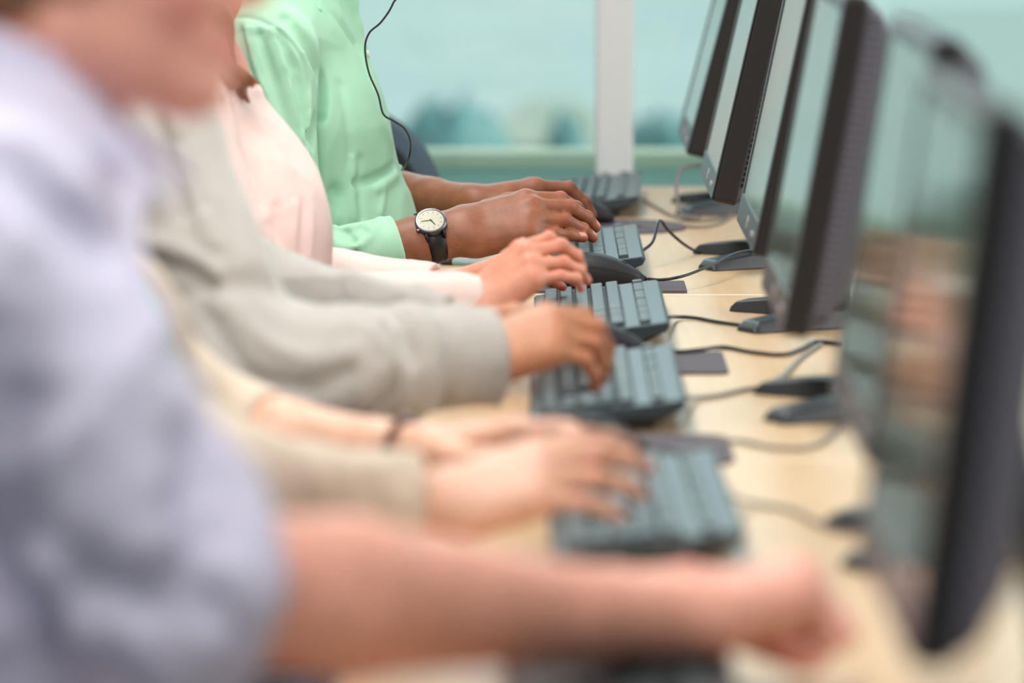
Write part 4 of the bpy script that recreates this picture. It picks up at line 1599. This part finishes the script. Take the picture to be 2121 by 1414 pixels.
# dark hair on the forearm and wrist
bm = bmesh.new()
rnd = random.Random(3)
for (el_, wr_, hd_, lo_, hi_, n_) in ((el5R, wr5R, h5R, 0.60, 0.98, 420), (el5L, wr5L, h5L, 0.40, 0.98, 420)):
    for i in range(n_):
        t_ = rnd.uniform(lo_, hi_)
        a = rnd.uniform(-1.9, 1.9)
        c = V3(el_).lerp(V3(wr_), t_)
        ax_ = nrm(V3(wr_) - V3(el_))
        rr = (0.044 + (0.0285 - 0.044) * min(max((t_ - 0.3) / 0.5, 0), 1))
        wfl = 1.0 + 0.28 * min(max((t_ - 0.70) / 0.12, 0), 1)
        nn = hd_['N'] * math.cos(a) * 1.0 + hd_['S'] * math.sin(a) * wfl
        p = c + nn * rr * 0.985
        d_ = nrm(nrm(nn) * 0.30 + ax_ * 0.5 + hd_['S'] * rnd.uniform(-0.9, -0.1))
        s_ = nrm(d_.cross(nn)) * 0.00013
        L = rnd.uniform(0.005, 0.010)
        q1 = p + d_ * L * 0.5 + nrm(nn) * 0.0004
        q2 = p + d_ * L - nrm(nn) * 0.0006
        v = [bm.verts.new(x) for x in (p - s_, p + s_, q1 + s_ * 0.8, q1 - s_ * 0.8, q2)]
        bm.faces.new(v[:4]); bm.faces.new((v[3], v[2], v[4]))
o = fin('arm_hair', bm, mat('arm_hair', lin(34, 24, 20), 0.6), p5)
o['kind'] = 'stuff'

# headset with its cord
hs = empty('headset', hd5['P'](0, 0), 'black telephone headset whose thin cord hangs in front of the green shirt', 'headset')
Hc = V3(hd5['P'](0, 0))
lp = lambda a, b, c: V3(hd5['P'](a, b, c)) - Hc
bm = bmesh.new()
tube(bm, [lp(-0.02, 0.01 + 0.128 * math.sin(a), 0.097 * math.cos(a)) for a in [math.pi * k / 20 for k in range(21)]], 0.005, 8)
fin('headband', bm, M['wire'], hs, smooth=True)
for q in (-1, 1):
    bm = bmesh.new()
    c = lp(-0.01, -0.004, q * 0.092); ax_ = hd5['s'] * q
    loft(bm, [[c + ax_ * h_ + (hd5['f'] * math.cos(2 * math.pi * k / 24) + hd5['u'] * math.sin(2 * math.pi * k / 24)) * r_ for k in range(24)] for r_, h_ in ((0.024, -0.008), (0.030, -0.002), (0.030, 0.008), (0.024, 0.013))])
    fin('ear_cushion', bm, M['kunder'], hs, smooth=True)
yc_ = 5.60
pts = [V3(hd5['P'](-0.01, -0.03, 0.094 * -1))]
pts += [P_at(832, -60, yc_), P_at(815, 5, yc_), P_at(790, 45, yc_), P_at(765, 68, yc_), P_at(756, 100, yc_), P_at(764, 150, yc_), P_at(783, 195, yc_), P_at(794, 236, yc_), P_at(815, 250, yc_), P_at(838, 266, yc_), P_at(850, 292, yc_), P_at(848, 322, yc_), P_at(839, 344, 5.63), P_at(832, 352, 5.68)]
bm = bmesh.new()
tube(bm, [p - Hc for p in catmull(pts, 8)], 0.0014, 8)
fin('cord', bm, M['wire'], hs, smooth=True)


def arc_folds(F, a, b, ra, rb, n, seed, amp, w, a_lo=-180, a_hi=180, skew=0.35, span=(80, 150)):
    """soft folds running round a sleeve between a and b"""
    rs = random.Random(seed)
    a, b = V3(a), V3(b)
    ax = nrm(b - a)
    L = (b - a).length
    u = nrm(V3((0, 0, 1)) - ax * ax.z)
    v = ax.cross(u)
    for i in range(n):
        t0 = (i + rs.uniform(0.1, 0.9)) / n
        c0 = rs.uniform(a_lo, a_hi)
        sp = rs.uniform(*span)
        sk = rs.uniform(-skew, skew)
        pts = []
        for j in range(7):
            s_ = j / 6
            t_ = min(max(t0 + sk * (s_ - 0.5), 0), 1)
            r_ = ra + (rb - ra) * t_
            an = R(c0 + sp * (s_ - 0.5))
            pts.append(a.lerp(b, t_) + (u * math.cos(an) + v * math.sin(an)) * r_)
        F.ridge(pts, w * rs.uniform(0.7, 1.3), amp * rs.choice((1, 1, -1)))


# ================================================================= person 4: pink blouse
y4 = 5.03
spec4 = [(-0.395, -0.22, 0.125), (-0.378, 0.03, 0.112), (-0.378, 0.16, 0.098), (-0.415, 0.262, 0.076)]
sh4R, sh4L = V3((-0.425, 4.87, DZ + 0.275)), V3((-0.425, 5.19, DZ + 0.275))
el4R = P_at(505, 630, 4.79)
wr4R = P_at(978, 636, 4.84)
mc4R = P_at(1092, 540, 4.85)
el4L = P_at(560, 562, 5.26)
wr4L = P_at(925, 600, 5.18)
p4, h4R, h4L, hd4 = person_base(
    4, y4, 'person in a pale pink blouse with gathered cuffs, fingers curled over the keys', spec4, 1.38, sh4R, sh4L, el4R, el4L, wr4R, wr4L,
    mc4R - wr4R, V3((0.080, -0.02, 0.030)), 30, -20,
    ((30, 44, 24), (34, 42, 24), (40, 30, 22), (34, 16, 52)), ((12, 26, 12), (12, 28, 12), (12, 26, 12), (12, 22, 10)),
    V3((-0.428, y4, DZ + 0.515)), 16, (0.044, 0.036, 0.036, 0.0225), 0.97, None, None, 0.0028, msc=0.93, headsc=0.95,
    spreadR=(7, 1, -5, -12))
M['auburn'] = mat('auburn_hair', lin(146, 92, 60), 0.4, bump=0.6, bscale=260, stretch=(1, 1, 0.15), noise=0.3, nscale=120)
HF = hair_field(hd4, 0.05)
HF.waves = None
for i in range(7):
    rs = random.Random(i + 40)
    q = -0.045 - 0.008 * i
    a = V3(hd4['P'](-0.03 + 0.012 * i, -0.08, q * 1.2))
    b = P_at(462 + rs.uniform(-25, 15), 120, 4.92 + 0.01 * i)
    c = P_at(508 + rs.uniform(-25, 34), 192 + rs.uniform(-20, 25), 4.91 + 0.008 * i)
    cp = catmull([a, a.lerp(b, 0.5) + V3((0.012, -0.01, 0.0)), b, c], 5)
    for j, (p, q_) in enumerate(zip(cp[:-1], cp[1:])):
        r0 = 0.016 * (1 - j / len(cp)) + 0.002
        HF.cone(p, q_, r0, r0 - 0.001, 0.008)
put('hair', HF, 0.0036, M['auburn'], p4)
M['pink'] = cloth_mat('pink_blouse_fabric', lin(242, 216, 209), 1200, 0.2, 0.75)
F = shirt_field(y4, spec4, 1.38, 0.0, sh4R, sh4L, 0.048)
F.ell((-0.340, y4 - 0.075, DZ + 0.118), (0.068, 0.072, 0.090), None, 0.05)
F.ell((-0.340, y4 + 0.075, DZ + 0.118), (0.068, 0.072, 0.090), None, 0.05)
F.cone((-0.345, y4 - 0.07, DZ + 0.12), (-0.375, y4 - 0.07, DZ - 0.10), 0.080, 0.095, 0.05)
cuR = P_at(994, 624, 4.845)
cuL = P_at(900, 597, 5.185)
sleeve(F, sh4R, el4R, cuR, 0.056, 0.050, 0.044, 0.029, inner=0.0235, n=cuR - el4R, depth=0.03, lim=0.07)
sleeve(F, sh4L, el4L, cuL, 0.056, 0.048, 0.043, 0.028, inner=0.0235, n=cuL - el4L, depth=0.03, lim=0.07)
ax4 = nrm(cuR - el4R)
F.cone(cuR - ax4 * 0.075, cuR - ax4 * 0.035, 0.031, 0.034, 0.012)
finish_sleeves(F)
nb4 = V3((-0.415, y4, DZ + 0.315))
neck_hole(F, nb4 + V3((0.01, 0, 0.0)), 0.062, (0.55, 0, 1))
for pix, w_, am in (
    ([(443, 185), (458, 260), (480, 340), (520, 430), (590, 545)], 0.0060, 0.009),
    ([(470, 215), (492, 290), (515, 360), (530, 410)], 0.0090, -0.011),
    ([(455, 330), (490, 410), (540, 480), (590, 548)], 0.0060, 0.008),
    ([(458, 390), (500, 460), (560, 530)], 0.0070, -0.008),
    ([(500, 220), (560, 290), (590, 350)], 0.014, 0.004),
    ([(612, 430), (606, 490), (604, 545)], 0.0055, 0.004),
    ([(628, 420), (626, 480), (622, 545)], 0.0055, -0.004),
    ([(645, 430), (644, 490), (640, 545)], 0.0055, 0.004),
    ([(575, 430), (572, 490), (578, 545)], 0.0070, -0.004)):
    surf_fold(F, pix, (4.60, 5.3), w_, am)
arc_folds(F, cuR - ax4 * 0.20, cuR - ax4 * 0.01, 0.036, 0.030, 13, 4, 0.0024, 0.006, skew=0.25, span=(60, 120))
arc_folds(F, el4R, cuR - ax4 * 0.16, 0.048, 0.036, 7, 14, 0.003, 0.010)
for k in range(18):        # gathers running along the cuff
    a = 2 * math.pi * k / 18 + 0.1
    u_ = nrm(V3((0, 0, 1)) - ax4 * ax4.z); v_ = ax4.cross(u_)
    d_ = u_ * math.cos(a) + v_ * math.sin(a)
    F.ridge([cuR - ax4 * 0.045 + d_ * 0.033, cuR + d_ * 0.029], 0.0028, 0.0016)
F.waves = creases(0.0016, 8, 70, 4, (1, 1, 0.5), 0.0018)
sh4 = put('blouse', F, 0.0036, M['pink'], p4)

# ================================================================= person 3: grey hoodie
y3 = 4.38
spec3 = [(-0.48, -0.22, 0.13), (-0.480, 0.03, 0.120), (-0.485, 0.19, 0.112), (-0.495, 0.29, 0.086)]
sh3R, sh3L = P_at(312, 300, 4.19), V3((-0.455, 4.57, DZ + 0.275))
el3R = P_at(505, 770, 4.10)
wr3R = P_at(972, 742, 4.185)
mc3R = P_at(1135, 684, 4.20)
el3L = P_at(468, 600, 4.64)
wr3L = P_at(918, 688, 4.55)
p3, h3R, h3L, hd3 = person_base(
    3, y3, 'person in a light grey hoodie with bunched sleeve, tan hand typing', spec3, 1.35, sh3R, sh3L, el3R, el3L, wr3R, wr3L,
    mc3R - wr3R, V3((0.08, -0.02, 0.015)), 26, -18,
    ((30, 46, 26), (32, 48, 26), (34, 46, 26), (34, 40, 24)), ((12, 22, 12), (12, 24, 12), (12, 24, 12), (10, 20, 10)),
    V3((-0.485, y3, DZ + 0.55)), 12, (0.048, 0.040, 0.042, 0.026), 1.03, None, mat('dark_brown_hair', lin(58, 42, 36), 0.6, bump=0.5, bscale=300), 0.0036, msc=1.05)
M['hoodie'] = cloth_mat('grey_marl_jersey', lin(190, 186, 181), 900, 0.3, 0.92, noise=0.06)
M['navy'] = cloth_mat('navy_jersey', lin(38, 38, 66), 900, 0.2, 0.9)
F = shirt_field(y3, spec3, 1.35, -0.008, sh3R, sh3L, 0.046)
F.cone((-0.47, y3, DZ + 0.27), (-0.425, y3, DZ + 0.310), 0.075, 0.050, 0.04)
neck_hole(F, V3((-0.475, y3, DZ + 0.335)), 0.060, (0.4, 0, 1))
tee3 = put('t_shirt', F, 0.006, M['navy'], p3)
F = shirt_field(y3, spec3, 1.35, 0.004, sh3R, sh3L, 0.060)
cuR = P_at(1026, 738, 4.195)
cuL = P_at(926, 682, 4.55)
sleeve(F, sh3R, el3R, cuR, 0.072, 0.064, 0.061, 0.046, inner=0.037, n=cuR - el3R + V3((0, 0, 0.01)), depth=0.03, lim=0.08)
sleeve(F, sh3L, el3L, cuL, 0.070, 0.060, 0.054, 0.036, inner=0.030, n=cuL - el3L, depth=0.03, lim=0.08)
F.cone(el3R.lerp(cuR, 0.28), el3R.lerp(cuR, 0.52), 0.058, 0.055, 0.02)
finish_sleeves(F)
neck_hole(F, V3((-0.46, y3, DZ + 0.340)), 0.068, (0.8, 0, 1))
# hood lying on the back
rp = ring_pts(V3((-0.520, y3, DZ + 0.340)), None, 0.080, 0.090, nrm((1, 0, 0.15)), (0, 1, 0), 22, 50, 310)
for a, b in zip(rp[:-1], rp[1:]):
    F.cone(a, b, 0.030, 0.030, 0.02)
arc_folds(F, el3R.lerp(cuR, 0.38), el3R.lerp(cuR, 0.68), 0.056, 0.052, 5, 21, 0.009, 0.009, a_lo=-30, a_hi=100, skew=0.6)
arc_folds(F, el3R.lerp(cuR, 0.05), el3R.lerp(cuR, 0.95), 0.060, 0.048, 7, 23, 0.006, 0.013, skew=0.5)
arc_folds(F, sh3R.lerp(el3R, 0.15), el3R, 0.068, 0.064, 7, 25, 0.007, 0.013, skew=0.4)
arc_folds(F, el3L, cuL, 0.056, 0.040, 12, 27, 0.006, 0.009, skew=0.3)
for pix, w_, am in (
    ([(318, 225), (345, 300), (368, 380), (380, 440)], 0.008, -0.012),
    ([(345, 235), (385, 330), (412, 430), (440, 500)], 0.009, 0.010),
    ([(375, 290), (400, 370), (418, 430)], 0.006, -0.009),
    ([(300, 500), (350, 515), (405, 535), (445, 565)], 0.008, 0.012),
    ([(330, 540), (390, 560), (430, 590)], 0.008, -0.012),
    ([(420, 640), (470, 720), (540, 790), (640, 800), (720, 770)], 0.009, -0.010),
    ([(480, 640), (560, 715), (650, 745), (735, 725)], 0.010, 0.008),
    ([(560, 835), (680, 838), (765, 795), (800, 740), (775, 690)], 0.008, 0.013),
    ([(745, 860), (812, 805), (822, 735), (790, 680)], 0.006, -0.012),
    ([(850, 640), (895, 690), (892, 765), (868, 850)], 0.009, 0.010),
    ([(832, 700), (852, 760), (845, 850)], 0.006, -0.010),
    ([(915, 690), (930, 750), (920, 830)], 0.007, -0.006),
    ([(1000, 690), (1012, 740), (1000, 800)], 0.005, 0.004)):
    surf_fold(F, pix, (3.9, 4.6), w_, am)
for k in range(7):
    x_ = 492 + 24 * k
    surf_fold(F, [(x_ + 14, 480 + 11 * k), (x_ + 20, 520 + 11 * k), (x_ + 6, 570 + 12 * k)], (4.35, 4.9), 0.0055, 0.008)
F.waves = creases(0.0030, 33, 62, 4, (1, 1, 0.8), 0.0028)
sh3 = put('hoodie', F, 0.0042, M['hoodie'], p3)

# ================================================================= person 2: beige cardigan, bracelet
y2 = 3.60
spec2 = [(-0.425, -0.22, 0.13), (-0.408, 0.03, 0.116), (-0.438, 0.155, 0.106), (-0.505, 0.245, 0.078)]
sh2R, sh2L = V3((-0.51, 3.43, DZ + 0.235)), V3((-0.50, 3.77, DZ + 0.24))
el2R = P_at(440, 1000, 3.36)
wr2R = P_at(908, 1046, 3.42)
mc2R = P_at(1125, 974, 3.43)
el2L = P_at(470, 905, 3.88)
wr2L = P_at(868, 934, 3.78)
p2, h2R, h2L, hd2 = person_base(
    2, y2, 'person in a beige cardigan with pale hand stretched over the blurred keyboard', spec2, 1.35, sh2R, sh2L, el2R, el2L, wr2R, wr2L,
    mc2R - wr2R, V3((0.085, -0.015, 0.018)), 30, -16,
    ((10, 22, 14), (13, 24, 14), (15, 24, 14), (17, 20, 12)), ((10, 20, 10), (12, 22, 12), (12, 22, 12), (10, 20, 10)),
    V3((-0.535, y2, DZ + 0.515)), 8, (0.043, 0.038, 0.039, 0.0245), 1.02, 0.05, mat('light_brown_hair', lin(120, 88, 64), 0.5, bump=0.6, bscale=260), 0.004, msc=1.0, headsc=0.96)
M['beige'] = cloth_mat('beige_cardigan_knit', lin(216, 200, 182), 600, 0.3, 0.92)
M['teal'] = cloth_mat('teal_top_jersey', lin(118, 186, 172), 900, 0.2, 0.85)
F = shirt_field(y2, spec2, 1.35, -0.002, sh2R, sh2L, 0.046)
neck_hole(F, V3((-0.505, y2, DZ + 0.290)), 0.062, (0.5, 0, 1))
put('top', F, 0.006, M['teal'], p2)
F = shirt_field(y2, spec2, 1.35, 0.010, sh2R, sh2L, 0.056)
cuR = P_at(862, 1044, 3.413)
cuL = P_at(560, 905, 3.86)
sleeve(F, sh2R, el2R, cuR, 0.062, 0.052, 0.048, 0.040, inner=0.0335, n=cuR - el2R, depth=0.02, lim=0.07)
sleeve(F, sh2L, el2L, cuL, 0.060, 0.050, 0.046, 0.043, inner=0.039, n=wr2L - el2L, depth=0.03, lim=0.08)
finish_sleeves(F)
neck_hole(F, V3((-0.495, y2, DZ + 0.290)), 0.068, (0.9, 0, 1))
F.cone((-0.32, y2 - 0.055, DZ + 0.40), (-0.25, y2 - 0.055, DZ - 0.30), 0.060, 0.060, 0.01, mode='S')
F.ridge([(-0.415, y2 + 0.012, DZ + 0.27), (-0.325, y2 + 0.012, DZ + 0.16), (-0.283, y2 + 0.012, DZ + 0.05), (-0.285, y2 + 0.012, DZ - 0.15)], 0.012, 0.007)
arc_folds(F, el2R, cuR, 0.050, 0.038, 8, 51, 0.004, 0.010)
F.waves = creases(0.0050, 53, 60, 4, (1, 1, 0.8), 0.0025)
put('cardigan', F, 0.005, M['beige'], p2)
# bracelet on the bare left wrist
bc = V3(el2L).lerp(V3(wr2L), 0.93)
bax = nrm(V3(wr2L) - V3(el2L))
bN = nrm(h2L['N'] - bax * h2L['N'].dot(bax)); bS = bax.cross(bN)
bo = empty('bracelet', bc, 'dark braided bracelet on the pale bare wrist behind the beige sleeve', 'bracelet')
M['cord'] = mat('braided_cord', lin(96, 62, 52), 0.7, bump=0.4, bscale=300)
for ph in (0, 1):
    bm = bmesh.new()
    pts = []
    for k in range(97):
        t_ = 2 * math.pi * k / 96
        wob = t_ * 16 + ph * math.pi
        e_ = 0.0012 * math.sin(wob)
        pts.append(bN * math.cos(t_) * (0.0275 + e_) + bS * math.sin(t_) * (0.0345 + e_) + bax * (0.0025 * math.cos(wob)))
    tube(bm, pts, 0.0024, 8)
    fin('strand', bm, M['cord'], bo, smooth=True)
bm = bmesh.new()
tube(bm, [bN * 0.0290 - bax * 0.006, bN * 0.0292 + bax * 0.006], 0.0042, 12)
fin('clasp', bm, M['case'], bo)

# ================================================================= person 1: lavender shirt
y1 = 2.85
spec1 = [(-0.425, -0.22, 0.135), (-0.415, 0.06, 0.132), (-0.405, 0.25, 0.125), (-0.395, 0.375, 0.100)]
sh1R, sh1L = V3((-0.375, 2.665, DZ + 0.365)), V3((-0.385, 3.04, DZ + 0.36))
el1R = P_at(405, 1215, 2.665)
wr1R = P_at(1400, 1282, 2.87)
mc1R = P_at(1660, 1205, 2.905)
el1L = V3((-0.33, 3.03, DZ + 0.055))
wr1L = V3((-0.045, 2.972, DZ + 0.054))
p1, h1R, h1L, hd1 = person_base(
    1, y1, 'nearest person, in a pale lavender shirt with sleeves rolled to the elbow, chin bowed', spec1, 1.36, sh1R, sh1L, el1R, el1L, wr1R, wr1L,
    mc1R - wr1R, V3((0.085, -0.005, 0.010)), -2, -10,
    ((62, 88, 50), (62, 90, 50), (64, 92, 52), (66, 94, 52)), ((0, 10, 5), (0, 10, 5), (0, 10, 5), (0, 8, 5)),
    V3((-0.303, y1, DZ + 0.548)), 5, (0.052, 0.052, 0.054, 0.0300), 1.10, 0.0, mat('sandy_hair', lin(150, 112, 82), 0.6, bump=0.5, bscale=260), 0.0042,
    spreadR=(4, 1, -2, -5), thumbR=((0.75, 0.50, -0.45), (0.82, 0.10, -0.55), (0.75, -0.15, -0.65)), msc=1.1)
M['lavender'] = cloth_mat('lavender_shirt_cotton', lin(216, 213, 236), 1200, 0.15, 0.8)
F = shirt_field(y1, spec1, 1.36, 0.002, sh1R, sh1L, 0.060)
ax1 = nrm(wr1R - el1R)
cuR = el1R + ax1 * 0.022
cuL = el1L.lerp(wr1L, 0.12)
F.cone(sh1R, el1R, 0.080, 0.070, 0.03)
F.cone(el1R, el1R + ax1 * 0.05, 0.064, 0.067, 0.03)
F.cone(el1R - ax1 * 0.012, cuR + ax1 * 0.004, 0.069, 0.068, 0.006)
F.cone(sh1L, el1L, 0.072, 0.062, 0.03)
F.cone(el1L, el1L + nrm(wr1L - el1L) * 0.06, 0.060, 0.058, 0.03)
F.late = [(cuR, ax1, 0, 0.060, 0.012, 0.12), (cuL, nrm(wr1L - el1L), 0, 0.052, 0.012, 0.12)]
finish_sleeves(F)
nb1 = V3((-0.385, y1, DZ + 0.430))
neck_hole(F, nb1 + V3((0.01, 0, 0.02)), 0.066, (0.45, 0, 1))
arc_folds(F, sh1R.lerp(el1R, 0.45), el1R, 0.076, 0.074, 5, 61, 0.006, 0.015, skew=0.5)
for pix, w_, am in (
    ([(0, 330), (90, 420), (180, 495)], 0.017, -0.032),
    ([(325, 350), (265, 430), (190, 505)], 0.017, -0.032),
    ([(60, 300), (150, 390), (215, 440)], 0.018, 0.012),
    ([(385, 920), (396, 990), (372, 1050)], 0.014, -0.032),
    ([(408, 1110), (385, 1180), (420, 1260)], 0.014, -0.032),
    ([(50, 830), (62, 980), (85, 1110)], 0.012, -0.026),
    ([(180, 780), (200, 900), (210, 1020)], 0.018, 0.012),
    ([(300, 800), (330, 950), (330, 1100)], 0.018, 0.010),
    ([(110, 1120), (200, 1180), (290, 1230)], 0.020, -0.024),
    ([(470, 950), (520, 1080), (510, 1220)], 0.014, 0.010)):
    surf_fold(F, pix, (2.3, 3.1), w_, am)
F.waves = creases(0.0075, 67, 40, 4, (1, 0.8, 0.5), 0.0050, 2.0)
sh1 = put('shirt', F, 0.0050, M['lavender'], p1)
F = Field()
rp = ring_pts(nb1 + V3((0.006, 0, 0.040)), None, 0.078, 0.076, nrm((1, 0, -0.45)), (0, 1, 0), 24, 18, 342)
for a, b in zip(rp[:-1], rp[1:]):
    F.cone(a, b, 0.0055, 0.0055, 0.003, flat=(0.3, 0, 1), sc=4.2)
for q in (-1, 1):
    b = nb1 + V3((0.135, q * 0.075, -0.055))
    F.cone(nb1 + V3((0.070, q * 0.028, 0.006)), b, 0.013, 0.005, 0.006, flat=(1, 0, 0.6), sc=0.45)
    F.cone(nb1 + V3((0.02, q * 0.080, 0.024)), b, 0.016, 0.005, 0.006, flat=(0.3, q, 0.3), sc=0.4)
put('collar', F, 0.003, M['lavender'], sh1)

# pen lying on the desk behind the watch
a_, b_ = WZ(908, 541, DZ + 0.0045), WZ(1022, 547, DZ + 0.0045)
pe = empty('pen', (a_ + b_) / 2, 'slim pale blue pen with black tip, lying on the desk below the watch strap', 'pen')
c_ = (a_ + b_) / 2
bm = bmesh.new()
tube(bm, [a_.lerp(b_, 0.26) - c_, b_ - c_], 0.0040, 12)
fin('barrel', bm, mat('pale_blue_plastic', lin(150, 180, 186), 0.3), pe)
bm = bmesh.new()
tube(bm, [a_ - c_, a_.lerp(b_, 0.04) - c_, a_.lerp(b_, 0.10) - c_, a_.lerp(b_, 0.27) - c_], [0.0018, 0.0040, 0.0047, 0.0045], 12)
fin('cap', bm, M['wire'], pe, smooth=True)
